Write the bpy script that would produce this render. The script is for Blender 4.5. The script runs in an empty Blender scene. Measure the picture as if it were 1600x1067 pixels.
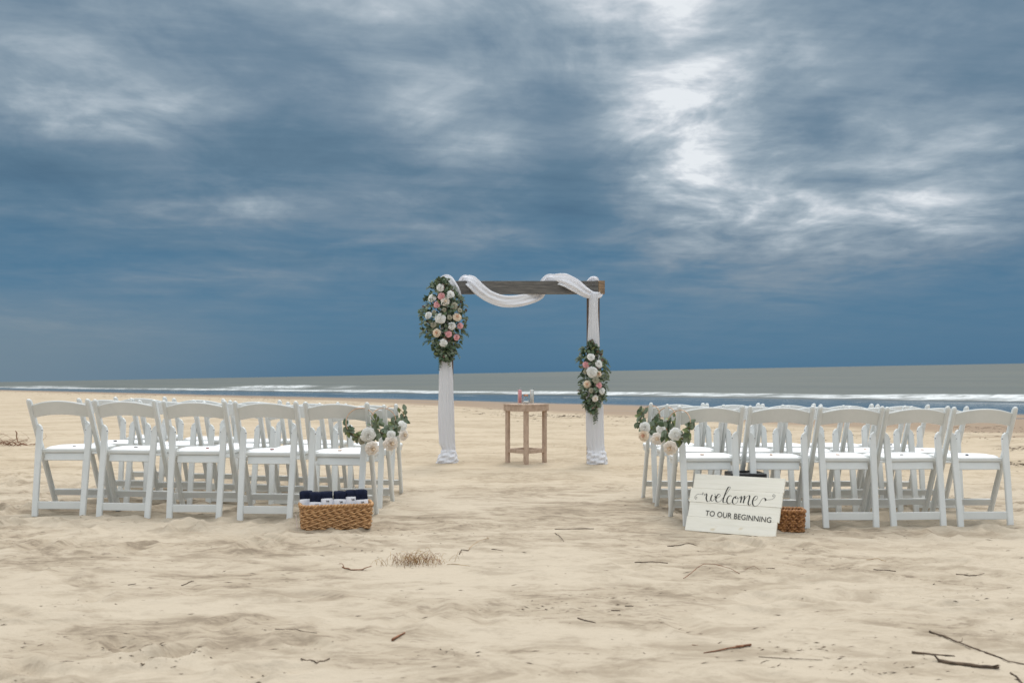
import bpy, bmesh, math, random
import numpy as np
from mathutils import Vector, Matrix, Euler
R = math.radians
def lerp(a, b, t): return a+(b-a)*t
rnd = random.Random(7)
sc = bpy.context.scene
col = sc.collection
F = 1556.0          # focal length in pixels of the 1600 px wide picture
CAMZ = .985
HV = 582.0          # picture row of the level line
# ------------------------------------------------------------------ camera
cam_d = bpy.data.cameras.new('camera'); cam = bpy.data.objects.new('camera', cam_d); col.objects.link(cam)
cam.location = (0, 0, CAMZ); cam.rotation_euler = (R(90), 0, 0)
cam_d.sensor_width = 36; cam_d.lens = 35.0; cam_d.shift_y = (HV-533.5)/1600
cam_d.clip_start = .05; cam_d.clip_end = 40000
cam_d.dof.use_dof = True; cam_d.dof.focus_distance = 7.4; cam_d.dof.aperture_fstop = 4.0
sc.camera = cam
sc.view_settings.view_transform = 'Standard'; sc.view_settings.look = 'None'
sc.view_settings.gamma = 1; sc.view_settings.use_curve_mapping = False
sc.view_settings.exposure = 0.26
# ------------------------------------------------------------------ node helper
class N:
    """tiny expression helper: sockets with arithmetic"""
    def __init__(s, nt, sock): s.nt = nt; s.s = sock
    def _m(s, op, *a, clamp=False):
        n = s.nt.nodes.new('ShaderNodeMath'); n.operation = op; n.use_clamp = clamp
        for i, v in enumerate((s,)+a):
            if isinstance(v, N): s.nt.links.new(v.s, n.inputs[i])
            else: n.inputs[i].default_value = v
        return N(s.nt, n.outputs[0])
    def __add__(s, o): return s._m('ADD', o)
    __radd__ = __add__
    def __sub__(s, o): return s._m('SUBTRACT', o)
    def __rsub__(s, o): return (s*-1)+o
    def __mul__(s, o): return s._m('MULTIPLY', o)
    __rmul__ = __mul__
    def __truediv__(s, o): return s._m('DIVIDE', o)
    def max(s, o): return s._m('MAXIMUM', o)
    def min(s, o): return s._m('MINIMUM', o)
    def clamp(s): return s._m('ADD', 0.0, clamp=True)
    def exp(s): return s._m('EXPONENT')
    def pow(s, o): return s._m('POWER', o)
    def abs(s): return s._m('ABSOLUTE')
    def step(s, a, b):      # smoothstep a..b
        n = s.nt.nodes.new('ShaderNodeMapRange'); n.interpolation_type = 'SMOOTHSTEP'
        s.nt.links.new(s.s, n.inputs['Value']); n.inputs['From Min'].default_value = a; n.inputs['From Max'].default_value = b
        return N(s.nt, n.outputs[0])
def vec(nt, x, y, z=0.0):
    n = nt.nodes.new('ShaderNodeCombineXYZ')
    for i, v in enumerate((x, y, z)):
        if isinstance(v, N): nt.links.new(v.s, n.inputs[i])
        else: n.inputs[i].default_value = v
    return N(nt, n.outputs[0])
def sep(nt, v):
    n = nt.nodes.new('ShaderNodeSeparateXYZ'); nt.links.new(v.s, n.inputs[0])
    return [N(nt, o) for o in n.outputs]
def noise(nt, v, scale=1, detail=4, rough=.5, dist=0, out=0):
    n = nt.nodes.new('ShaderNodeTexNoise'); nt.links.new(v.s, n.inputs['Vector'])
    n.inputs['Scale'].default_value = scale; n.inputs['Detail'].default_value = detail
    n.inputs['Roughness'].default_value = rough; n.inputs['Distortion'].default_value = dist
    return N(nt, n.outputs[out])
def ramp(nt, f, stops):
    n = nt.nodes.new('ShaderNodeValToRGB'); nt.links.new(f.s, n.inputs[0])
    e = n.color_ramp.elements
    while len(e) < len(stops): e.new(.5)
    for i, (p, c) in enumerate(stops): e[i].position = p; e[i].color = (*c, 1)
    return N(nt, n.outputs[0])
def mixc(nt, f, a, b):
    n = nt.nodes.new('ShaderNodeMix'); n.data_type = 'RGBA'
    if isinstance(f, N): nt.links.new(f.s, n.inputs[0])
    else: n.inputs[0].default_value = f
    for k, v in ((6, a), (7, b)):
        if isinstance(v, N): nt.links.new(v.s, n.inputs[k])
        else: n.inputs[k].default_value = (*v, 1)
    return N(nt, n.outputs[2])
# ------------------------------------------------------------------ world: physical sky under a broken cloud deck
SUN_EL, SUN_AZ = R(60), R(14)       # azimuth to the right of straight ahead (+Y)
w = bpy.data.worlds.new('World'); sc.world = w; w.use_nodes = True
nt = w.node_tree; nt.nodes.clear()
out = nt.nodes.new('ShaderNodeOutputWorld')
sky = nt.nodes.new('ShaderNodeTexSky'); sky.sky_type = 'NISHITA'; sky.sun_disc = False
sky.sun_elevation = SUN_EL; sky.sun_rotation = SUN_AZ
bg1 = nt.nodes.new('ShaderNodeBackground'); nt.links.new(sky.outputs[0], bg1.inputs[0]); bg1.inputs[1].default_value = .08
tc = nt.nodes.new('ShaderNodeTexCoord'); D = N(nt, tc.outputs['Generated'])
dx, dy, dz = sep(nt, D)
zc = dz.max(0.0)
den = zc + .10
px_, py_ = dx/den, dy/den
big = noise(nt, vec(nt, px_*.75+py_*.15, py_*.80-px_*.12, 3.1), 1.0, 6, .55, .8)
wisp = noise(nt, vec(nt, px_*1.9+py_*.3, py_*1.35-px_*.35, 8.7), 1.3, 9, .58, .5)
fine = noise(nt, vec(nt, px_*4.6+py_*.6, py_*3.8-px_*.9, 1.7), 1.3, 6, .58, .4)
streak = noise(nt, vec(nt, px_*.55-py_*.1, py_*1.9-px_*.2, 5.2), 1.5, 8, .62, .5)
yy = dy.max(.04)
U0, V0 = dx/yy, dz/yy
wn = noise(nt, vec(nt, U0*2.2, V0*6.0, 4.0), 1.6, 5, .6, 0, 1)
w1, w2, w3 = sep(nt, wn)
U = U0 + (w1-.5)*.20; V = V0 + (w2-.5)*.10
acc = None
# (centre in picture pixels, radii, gain): the large light and dark masses of this cloud deck
BL = [(1045,-20,110,90,.26),(1045,90,75,120,.11),(1080,190,140,120,.14),(1330,150,220,120,.07),(1010,60,240,150,.14),(1075,220,120,90,.22),(1180,300,220,150,.08),(1240,360,250,55,.22),(1130,330,170,50,.12),
      (1490,330,170,60,.26),(1560,200,130,70,.16),(680,165,70,50,.13),(600,15,90,36,.14),(745,240,85,60,.13),(790,370,90,22,.14),(800,285,110,45,.08),
      (160,205,180,46,.24),(60,110,170,80,.24),(320,150,140,30,.10),(290,305,130,35,.20),(480,320,150,28,.08),
      (60,520,230,34,.16),(200,300,260,60,-.05),(820,330,90,150,-.05),(290,440,120,16,.10),(760,60,140,60,.12),(1280,90,60,120,.02),
      (900,215,70,120,-.22),(880,330,90,60,-.14),(740,330,130,50,-.04),(1370,110,110,60,-.12),(1500,60,150,70,-.10),(1420,290,150,26,-.18),(1290,240,80,50,-.10),
      (450,205,210,38,-.10),(40,270,170,36,-.22),(300,60,190,50,-.10),(100,390,200,40,-.10),(620,480,300,50,-.06),(1500,470,200,60,-.08)]
for (cx, cy, rx, ry, g) in BL:
    u0, v0 = (cx-800)/F, (HV-cy)/F
    a = (U-u0)*(F/rx/1.25); b = (V-v0)*(F/ry/1.25)
    t = ((a*a+b*b)*-1.0).exp()*g
    acc = t if acc is None else acc+t
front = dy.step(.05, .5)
base = zc.pow(.6)*.72+.115
hz = zc.step(.0, .16)
v = base + (big-.5)*.50*hz + (streak-.5)*(hz*.45+.03) + (wisp-.5)*(hz*.66+.03) + (fine-.5)*.26*hz + acc*front*1.0*((wisp-.5)*1.5+(fine-.5)*.5+.90)
v = v + zc.step(.36, .85)*.30 + (1.0-front)*zc.step(-.1, .45)*.34  # brightness added to unseen sky overhead and behind the camera, lighting camera-facing sides
lowc = ramp(nt, v.clamp(), [(0,(.036,.115,.215)),(.17,(.052,.145,.245)),(.33,(.095,.175,.262)),(.48,(.160,.220,.285)),(.66,(.250,.305,.360)),(.84,(.40,.45,.50)),(1.0,(.66,.69,.715))])
highc = ramp(nt, v.clamp(), [(0,(.058,.115,.175)),(.28,(.090,.160,.228)),(.46,(.140,.206,.272)),(.64,(.222,.288,.346)),(.80,(.35,.41,.46)),(.92,(.52,.56,.60)),(1.0,(.68,.71,.735))])
colr = mixc(nt, (zc+(big-.5)*.10).step(.05, .21), lowc, highc)
left = (dx*-1.0).step(.12, .48)*(1.0-zc.step(.0, .10))*front
colr = mixc(nt, left*.75, colr, (.155,.215,.262))
right = dx.step(.25, .5)*(1.0-zc.step(.0, .25))*front
colr = mixc(nt, right*.35, colr, (.045,.125,.225))
bg2 = nt.nodes.new('ShaderNodeBackground'); nt.links.new(colr.s, bg2.inputs[0]); nt.links.new((zc.step(.36, .80)*1.15+1.0).s, bg2.inputs[1])  # strength also raised overhead, above the view, to light the scene
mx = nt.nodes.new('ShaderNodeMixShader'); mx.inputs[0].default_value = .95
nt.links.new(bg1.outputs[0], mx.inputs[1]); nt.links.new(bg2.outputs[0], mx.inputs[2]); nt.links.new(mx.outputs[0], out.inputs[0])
# ------------------------------------------------------------------ sun behind cloud
sd = bpy.data.lights.new('sun', 'SUN'); sd.energy = 1.5; sd.angle = R(22); sd.color = (1, .96, .90)
sun = bpy.data.objects.new('sun', sd); col.objects.link(sun)
sdir = Vector((math.sin(SUN_AZ)*math.cos(SUN_EL), math.cos(SUN_AZ)*math.cos(SUN_EL), math.sin(SUN_EL)))
sun.rotation_euler = sdir.to_track_quat('Z', 'Y').to_euler()
# ------------------------------------------------------------------ materials
def mat(name, base=(.5,.5,.5), rough=.6, spec=.5, build=None, **kw):
    m = bpy.data.materials.new(name); m.use_nodes = True
    nt = m.node_tree; b = nt.nodes['Principled BSDF']
    b.inputs['Base Color'].default_value = (*base, 1); b.inputs['Roughness'].default_value = rough
    b.inputs['Specular IOR Level'].default_value = spec
    for k, v in kw.items(): b.inputs[k].default_value = v
    if build: build(nt, b)
    return m
def obj_co(nt, which='Object'):
    t = nt.nodes.new('ShaderNodeTexCoord'); return N(nt, t.outputs[which])
def world_co(nt):
    g = nt.nodes.new('ShaderNodeNewGeometry'); return N(nt, g.outputs['Position'])
def bump(nt, b, h, strength=.5, dist=.01):
    n = nt.nodes.new('ShaderNodeBump'); n.inputs['Strength'].default_value = strength; n.inputs['Distance'].default_value = dist
    nt.links.new(h.s, n.inputs['Height']); nt.links.new(n.outputs[0], b.inputs['Normal'])
def mottled(c1, c2, scale=8, stretch=(1,1,1), bs=.3, bd=.003, detail=5, which='Object'):
    def f(nt, b):
        x, y, z = sep(nt, obj_co(nt, which))
        n = noise(nt, vec(nt, x*stretch[0], y*stretch[1], z*stretch[2]), scale, detail, .6, .3)
        nt.links.new(mixc(nt, n.step(.3, .7), c1, c2).s, b.inputs['Base Color'])
        bump(nt, b, n, bs, bd)
    return f
M = {}
M['chair'] = mat('chair_white', (.78,.80,.80), .38, .4, mottled((.675,.69,.67), (.745,.755,.735), 5, bs=.05, bd=.001))
M['pad'] = mat('seat_vinyl', (.86,.86,.88), .42, .4, mottled((.84,.845,.87), (.88,.88,.90), 6, bs=.1, bd=.002))
M['bolt'] = mat('bolt_steel', (.25,.25,.26), .35, .5, Metallic=.9)
M['beam'] = mat('beam_wood', (.2,.18,.15), .75, .3, mottled((.090,.085,.080), (.185,.170,.150), 6, (1,6,14), .5, .004))
M['beam_end'] = mat('beam_end_wood', (.3,.2,.12), .75, .3, mottled((.15,.11,.08), (.36,.24,.14), 14, (1,3,6), .5, .004))
M['post'] = mat('post_wood', (.15,.1,.08), .8, .3, mottled((.085,.062,.050), (.17,.12,.095), 7, (8,8,1), .5, .004))
M['cloth'] = mat('white_chiffon', (.83,.83,.87), .8, .15, mottled((.90,.90,.93), (.93,.93,.95), 3, (1,1,1), .0, .001, 1))
def translucent(m, c, f):
    nt = m.node_tree; b = nt.nodes['Principled BSDF']; o = [n for n in nt.nodes if n.type == 'OUTPUT_MATERIAL'][0]
    t = nt.nodes.new('ShaderNodeBsdfTranslucent'); t.inputs[0].default_value = (*c, 1); x = nt.nodes.new('ShaderNodeMixShader'); x.inputs[0].default_value = f
    nt.links.new(b.outputs[0], x.inputs[1]); nt.links.new(t.outputs[0], x.inputs[2]); nt.links.new(x.outputs[0], o.inputs[0])
translucent(M['cloth'], (.90,.90,.93), .35)
M['table'] = mat('table_wood', (.36,.25,.18), .65, .35, mottled((.42,.30,.22), (.56,.42,.32), 9, (3,3,1.5), .35, .003))
M['glass'] = mat('clear_glass', (1,1,1), .03, .5, **{'Transmission Weight': 1.0, 'IOR': 1.3})
def thin_glass(m):
    nt = m.node_tree; o = [n for n in nt.nodes if n.type == 'OUTPUT_MATERIAL'][0]
    t = nt.nodes.new('ShaderNodeBsdfTransparent'); t.inputs[0].default_value = (.97,.98,.98,1); g = nt.nodes.new('ShaderNodeBsdfGlossy'); g.inputs['Roughness'].default_value = .04
    f = nt.nodes.new('ShaderNodeLayerWeight'); f.inputs[0].default_value = .18; x = nt.nodes.new('ShaderNodeMixShader')
    nt.links.new(f.outputs[1], x.inputs[0]); nt.links.new(t.outputs[0], x.inputs[1]); nt.links.new(g.outputs[0], x.inputs[2]); nt.links.new(x.outputs[0], o.inputs[0])
thin_glass(M['glass'])
M['pink_sand'] = mat('pink_sand', (.80,.24,.27), .9, .1, mottled((.88,.36,.40), (.92,.46,.48), 120))
M['white_sand'] = mat('white_sand', (.82,.80,.77), .9, .1, mottled((.76,.74,.71), (.86,.84,.82), 120))
M['copper'] = mat('copper_lid', (.55,.28,.18), .35, .5, Metallic=.8)
M['black_box'] = mat('black_speaker', (.012,.012,.013), .45, .5, mottled((.010,.010,.011), (.018,.018,.02), 30))
def sign_paint(nt, b):
    x, y, z = sep(nt, obj_co(nt))
    n = noise(nt, vec(nt, x*2, y, z*22), 2.2, 6, .65, .4); k = noise(nt, vec(nt, x*7, y, z*11), 1.3, 2, .5)
    c = mixc(nt, n.step(.35, .75), (.84,.80,.70), (.77,.73,.62))
    c = mixc(nt, k.step(.66, .78)*.55, c, (.62,.50,.30))
    nt.links.new(c.s, b.inputs['Base Color']); bump(nt, b, n, .35, .002)
M['sign'] = mat('sign_paint', (.75,.73,.65), .6, .3, sign_paint)
M['ink'] = mat('black_ink', (.015,.013,.012), .5, .3, mottled((.012,.011,.010), (.03,.027,.025), 40))
M['wick'] = mat('wicker_tan', (.4,.2,.08), .55, .4, mottled((.36,.185,.078), (.60,.35,.16), 45, bs=.4))
M['wick2'] = mat('wicker_brown', (.3,.14,.06), .55, .4, mottled((.17,.068,.024), (.50,.25,.10), 50, bs=.5))
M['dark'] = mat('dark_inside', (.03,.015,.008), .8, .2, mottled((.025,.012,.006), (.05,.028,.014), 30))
M['navy'] = mat('navy_cloth', (.008,.011,.03), .85, .2, mottled((.006,.009,.024), (.012,.017,.042), 30, bs=.5, bd=.004))
M['paper'] = mat('paper_band', (.80,.80,.84), .7, .2, mottled((.77,.77,.82), (.83,.83,.86), 20))
M['hoop'] = mat('hoop_wood', (.58,.38,.24), .6, .3, mottled((.48,.30,.19), (.66,.45,.30), 30))
M['tag'] = mat('pink_tag', (.80,.68,.66), .6, .2, mottled((.76,.63,.62), (.84,.73,.71), 30))
def leafmat(name, a, b_, rough=.6):
    def f(nt, b):
        g = nt.nodes.new('ShaderNodeNewGeometry'); r = N(nt, g.outputs['Random Per Island'])
        nt.links.new(mixc(nt, r, a, b_).s, b.inputs['Base Color'])
    return mat(name, a, rough, .35, f)
M['leaf_dark'] = leafmat('leaf_dark', (.034,.070,.034), (.115,.165,.090))
M['leaf_grey'] = leafmat('leaf_grey', (.14,.19,.12), (.25,.29,.21))
M['leaf_light'] = leafmat('leaf_light', (.10,.15,.045), (.23,.26,.11))
M['leaf_red'] = leafmat('leaf_red', (.08,.035,.03), (.20,.12,.09))
M['stem'] = mat('stem', (.10,.09,.04), .7, .2, mottled((.08,.07,.035), (.13,.11,.06), 30))
def petal(name, a, b_):
    return leafmat(name, a, b_, .65)
M['r_white'] = petal('petal_white', (.86,.85,.80), (.92,.91,.88))
M['r_pink'] = petal('petal_pink', (.84,.38,.40), (.92,.58,.56))
M['r_peach'] = petal('petal_peach', (.90,.72,.53), (.92,.82,.66))
M['r_blush'] = petal('petal_blush', (.90,.80,.70), (.93,.88,.80))
M['r_dusty'] = petal('petal_dusty', (.36,.35,.25), (.55,.50,.38))
M['r_heart'] = petal('petal_heart', (.72,.40,.28), (.80,.52,.36))
M['twig'] = mat('twig_bark', (.10,.07,.05), .85, .2, mottled((.06,.045,.034), (.16,.115,.08), 30, (1,1,1), .6))
M['twig_red'] = mat('twig_red_bark', (.2,.09,.05), .85, .2, mottled((.13,.055,.03), (.30,.15,.085), 30, (1,1,1), .6))
M['straw'] = mat('straw', (.42,.29,.14), .8, .2, mottled((.27,.165,.080), (.48,.33,.17), 20))
M['weed'] = mat('seaweed', (.05,.03,.02), .8, .2, mottled((.035,.022,.016), (.12,.08,.045), 3, which='Generated'))
M['shell'] = mat('shell_tan', (.5,.33,.22), .5, .4, mottled((.42,.27,.18), (.62,.44,.31), 60))
M['shell_red'] = mat('shell_red', (.25,.07,.05), .5, .4, mottled((.17,.045,.035), (.33,.11,.08), 60))
M['shell_dark'] = mat('shell_dark', (.03,.028,.03), .5, .4, mottled((.02,.02,.022), (.06,.055,.055), 60))
M['shell_grey'] = mat('shell_grey', (.3,.28,.26), .5, .4, mottled((.22,.20,.19), (.40,.37,.34), 60))
M['foot_cap'] = mat('foot_cap', (.45,.46,.46), .6, .3, mottled((.40,.41,.41), (.50,.51,.51), 30))

def sand_shader(nt, b):
    P = world_co(nt); x, y, z = sep(nt, P)
    d = (46.7 - x*1.4 - y)*(1/1.72)                    # metres inland of the waterline
    n1 = noise(nt, vec(nt, x*.55, y*1.1, 0), 1.0, 6, .6, .6)
    n2 = noise(nt, vec(nt, x*2.0, y*3.4, 2), 1.3, 8, .70, .9)
    n3 = noise(nt, vec(nt, x*8, y*13, 5), 1.0, 6, .72, .4)
    n4 = noise(nt, vec(nt, x, y, 9), 260, 2, .6)
    n5 = noise(nt, vec(nt, x*14, y*34, 7), 1.0, 3, .6, .5)
    nfar = noise(nt, vec(nt, x*.25, y*.9, 4), 1.0, 5, .6, .5)
    light, mid, dark = (.468,.400,.310), (.350,.288,.212), (.190,.150,.108)
    f = (n1*.55+n2*.45)
    c = mixc(nt, f.step(.42, .60), light, mid)
    rough_zone = n1.step(.46, .60)
    c = mixc(nt, (n2*.55+n3*.45).step(.47, .60)*(rough_zone*.62+.26), c, dark)
    c = mixc(nt, n5.step(.58, .68)*(rough_zone*.60+.14)*.8, c, (.13,.095,.07))
    c = mixc(nt, n4.step(.35, .7)*.30, c, (.33,.27,.20))
    warm = y.step(7.5, 11)
    c = mixc(nt, warm*.40, c, (.50,.400,.275))
    # damp sand
    dd = d + (nfar-.5)*5.0
    damp = 1.0-dd.step(9.6, 11.6)
    c = mixc(nt, damp*.92, c, (.265,.185,.120))
    wrack = dd.step(9.8, 11.5)*(1.0-dd.step(12.0, 14.5))*noise(nt, vec(nt, x*2.2+y*1.2, y*1.2, 3), 1.1, 5, .7).step(.56, .66)
    c = mixc(nt, wrack*.6, c, (.12,.085,.055))
    wet = 1.0-(d+(nfar-.5)*2.6).step(.3, 2.6)
    pool = (1.0-d.step(4.0,9.0))*noise(nt, vec(nt, x*.12+y*.08, y*.35-x*.0, 11), 1.0, 2, .4).step(.60, .68)
    wet = wet.max(pool*.8)
    c = mixc(nt, wet, c, (.10,.082,.06))
    nt.links.new(c.s, b.inputs['Base Color'])
    rr = 1.0 - damp*.45
    rr = rr*(1.0-wet) + wet*.07
    nt.links.new(rr.s, b.inputs['Roughness'])
    sp = wet*.5+.12
    nt.links.new(sp.s, b.inputs['Specular IOR Level'])
    h = (n3*.5+n5*.3+n4*.10+n2*.5)*(1.0-damp*.8)*(1.0-wet)
    bump(nt, b, h, .75, .016)
M['sand'] = mat('beach_sand', (.5,.4,.3), .95, .15, sand_shader)
def sea_shader(nt, b):
    uv = nt.nodes.new('ShaderNodeUVMap'); uv.uv_map = 'ac'; a, c, _ = sep(nt, N(nt, uv.outputs[0]))   # metres along and off the shore
    wv = noise(nt, vec(nt, a*.10, c*.55, 0), 1.0, 6, .65, .5)
    wv2 = noise(nt, vec(nt, a*.012, c*.05, 7), 1.0, 5, .6, .4)
    la = noise(nt, vec(nt, a*.030, 3.3, 1), 1.0, 3, .6); lb = noise(nt, vec(nt, a*.22, c*.15, 4), 1.0, 4, .65)
    br = noise(nt, vec(nt, a*.9, c*.8, 2), 1.0, 5, .75, .6)
    base = mixc(nt, wv2.step(.35, .65), (.120,.128,.112), (.098,.110,.102))
    base = mixc(nt, wv.step(.45, .72)*.45, base, (.080,.092,.092))
    film = 1.0-c.step(6.5, 8.5)
    base = mixc(nt, film, base, (.075,.072,.058))
    edge = c + (la-.5)*3.5 + (lb-.5)*2.0
    main = edge.step(7.6, 8.4)*(1.0-edge.step(9.8, 11.6))*(br.step(.34,.62)*.80+.20)*(lb.step(.34,.54)*.55+.45)
    sec = (1.0-a.step(-60, -20))*(c+(lb-.5)*6).step(17, 19)*(1.0-(c+(lb-.5)*6).step(20.5, 24))*noise(nt, vec(nt, a*.018, 8.1, 0), 1.0, 3, .6).step(.50, .60)*(br.step(.38,.55))
    thin = edge.step(5.0, 5.5)*(1.0-edge.step(5.7, 6.4))*.25*lb.step(.46, .6)
    foam = main.max(sec*.85).max(thin).clamp()
    col_ = mixc(nt, foam, base, (.62,.64,.64))
    nt.links.new(col_.s, b.inputs['Base Color'])
    rough = (film*-.45+.55)*(1.0-foam) + foam*.9
    nt.links.new(rough.s, b.inputs['Roughness'])
    nt.links.new(((1.0-foam)*.28*(film+.35)+.02).s, b.inputs['Specular IOR Level'])
    bump(nt, b, (wv*.7+br*.2)*(1.0-film*.93), .7, .25)
M['sea'] = mat('sea_water', (.2,.2,.18), .5, .3, sea_shader)
for k_ in ('r_white','r_pink','r_peach','r_blush','r_dusty'):
    translucent(M[k_], M[k_].node_tree.nodes['Principled BSDF'].inputs[0].default_value[:3], .22)
# ------------------------------------------------------------------ terrain height
_rng = np.random.RandomState(11)
_T = _rng.rand(256, 256)
def vn(x, y):
    xi = np.floor(x).astype(int); yi = np.floor(y).astype(int); fx = x-xi; fy = y-yi
    fx = fx*fx*(3-2*fx); fy = fy*fy*(3-2*fy)
    a = _T[yi % 256, xi % 256]; b = _T[yi % 256, (xi+1) % 256]; c = _T[(yi+1) % 256, xi % 256]; d = _T[(yi+1) % 256, (xi+1) % 256]
    return (a*(1-fx)+b*fx)*(1-fy)+(c*(1-fx)+d*fx)*fy
def fbm(x, y, o=4, g=.5):
    s = 0; a = 1; t = 0
    for i in range(o):
        s = s+a*vn(x+17.3*i, y+9.1*i); t += a; a *= g; x = x*2.03; y = y*2.03
    return s/t
def sstep(a, b, x):
    t = np.clip((x-a)/(b-a), 0, 1); return t*t*(3-2*t)
FP = []     # foot prints: x, y, length, width, heading, depth
fr = random.Random(3)
def prints(n, x0, x1, y0, y1, dmin, dmax):
    for _ in range(n):
        FP.append((fr.uniform(x0, x1), fr.uniform(y0, y1), fr.uniform(.09, .14), fr.uniform(.045, .07), fr.gauss(1.57, .7), fr.uniform(dmin, dmax)))
prints(120, -5, -.9, 5.4, 9.5, .018, .042)
prints(90, .9, 5, 5.7, 9.5, .014, .036)
prints(40, -4, 4, 9, 16, .008, .02)
prints(16, -1.2, 1.0, 5, 11, .004, .010)
prints(45, -3.5, 3.5, 2.9, 5.4, .006, .018)
def px2ground0(u, v):       # rough intersection with the mean ground, good enough to seed details
    Y = F*.985/(v-HV); return (u-800)/F*Y, Y
for (u, v, k) in [(195,1018,.026),(262,1030,.022),(285,1024,.02),(232,1038,.018),(55,1058,.022),(30,1050,.02),(20,965,.018),(60,972,.018),(480,1010,.022),(430,1052,.02),(150,938,.018),(340,980,.018),(1500,940,.025),(1380,1060,.018),(1230,930,.015)]:
    X, Y = px2ground0(u, v); FP.append((X, Y, .10, .045, fr.uniform(0, 3), k))
MOUNDS = []
def zg(X, Y, detail=True):
    X = np.asarray(X, float); Y = np.asarray(Y, float)
    d = (46.7-1.4*X-Y)/1.72
    xs = np.clip(X, -6, 6)
    sea = -.365+.018*X
    H = (.365-.026*xs - .03*sstep(6.7, 8.2, Y))
    k = sstep(-2.0, 15, d)**1.0
    H = np.where(d > -2, H*k, .03*(d+2)*.6)
    z = sea+H
    if detail:
        q = sstep(4, 14, d)
        ro = sstep(.42, .62, fbm(X*.45+5, Y*.8+3, 3))
        side = np.clip((np.abs(X)-.8)/1.2, 0, 1)*sstep(4.2, 6, Y)
        ro = np.clip(ro*.7+side*.45, .08, 1)
        dz = (fbm(X*.7, Y*.7, 3)-.5)*.034
        dz = dz + (fbm(X*2.0+40, Y*4.2+8, 4)-.5)*.020
        dz = dz + (fbm(X*7+3, Y*11+50, 4, .6)-.5)*.026*ro
        dz = dz + (fbm(X*22+3, Y*30+5, 3)-.5)*.018*ro
        for (fx, fy, L, W, a, dep) in FP:
            m = (np.abs(X-fx) < .45) & (np.abs(Y-fy) < .45)
            if not m.any(): continue
            ca, sa = math.cos(a), math.sin(a); ux = (X[m]-fx)*ca+(Y[m]-fy)*sa; uy = -(X[m]-fx)*sa+(Y[m]-fy)*ca
            rr = (ux/L)**2+(uy/W)**2
            dz[m] += dep*(-np.exp(-rr*1.1)+.55*np.exp(-((np.sqrt(rr)-1.7)/.45)**2))
        for (fx, fy, r, hgt) in MOUNDS:
            m = (np.abs(X-fx) < r*3) & (np.abs(Y-fy) < r*3)
            if m.any(): dz[m] += hgt*np.exp(-((X[m]-fx)**2+(Y[m]-fy)**2)/(r*r))
        z = z+dz*q
    return z
def gz(x, y, detail=True): return float(zg(np.array([x]), np.array([y]), detail)[0])
def G(u, v, detail=False):  # point on the ground seen at picture position (u, v)
    z = 0
    for _ in range(12):
        Y = F*(CAMZ-z)/(v-HV); X = (u-800)/F*Y; z = gz(X, Y, detail)
    return Vector((X, Y, z))
def PX(u, v, Y): return Vector(((u-800)/F*Y, Y, CAMZ-(v-HV)/F*Y))
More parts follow.
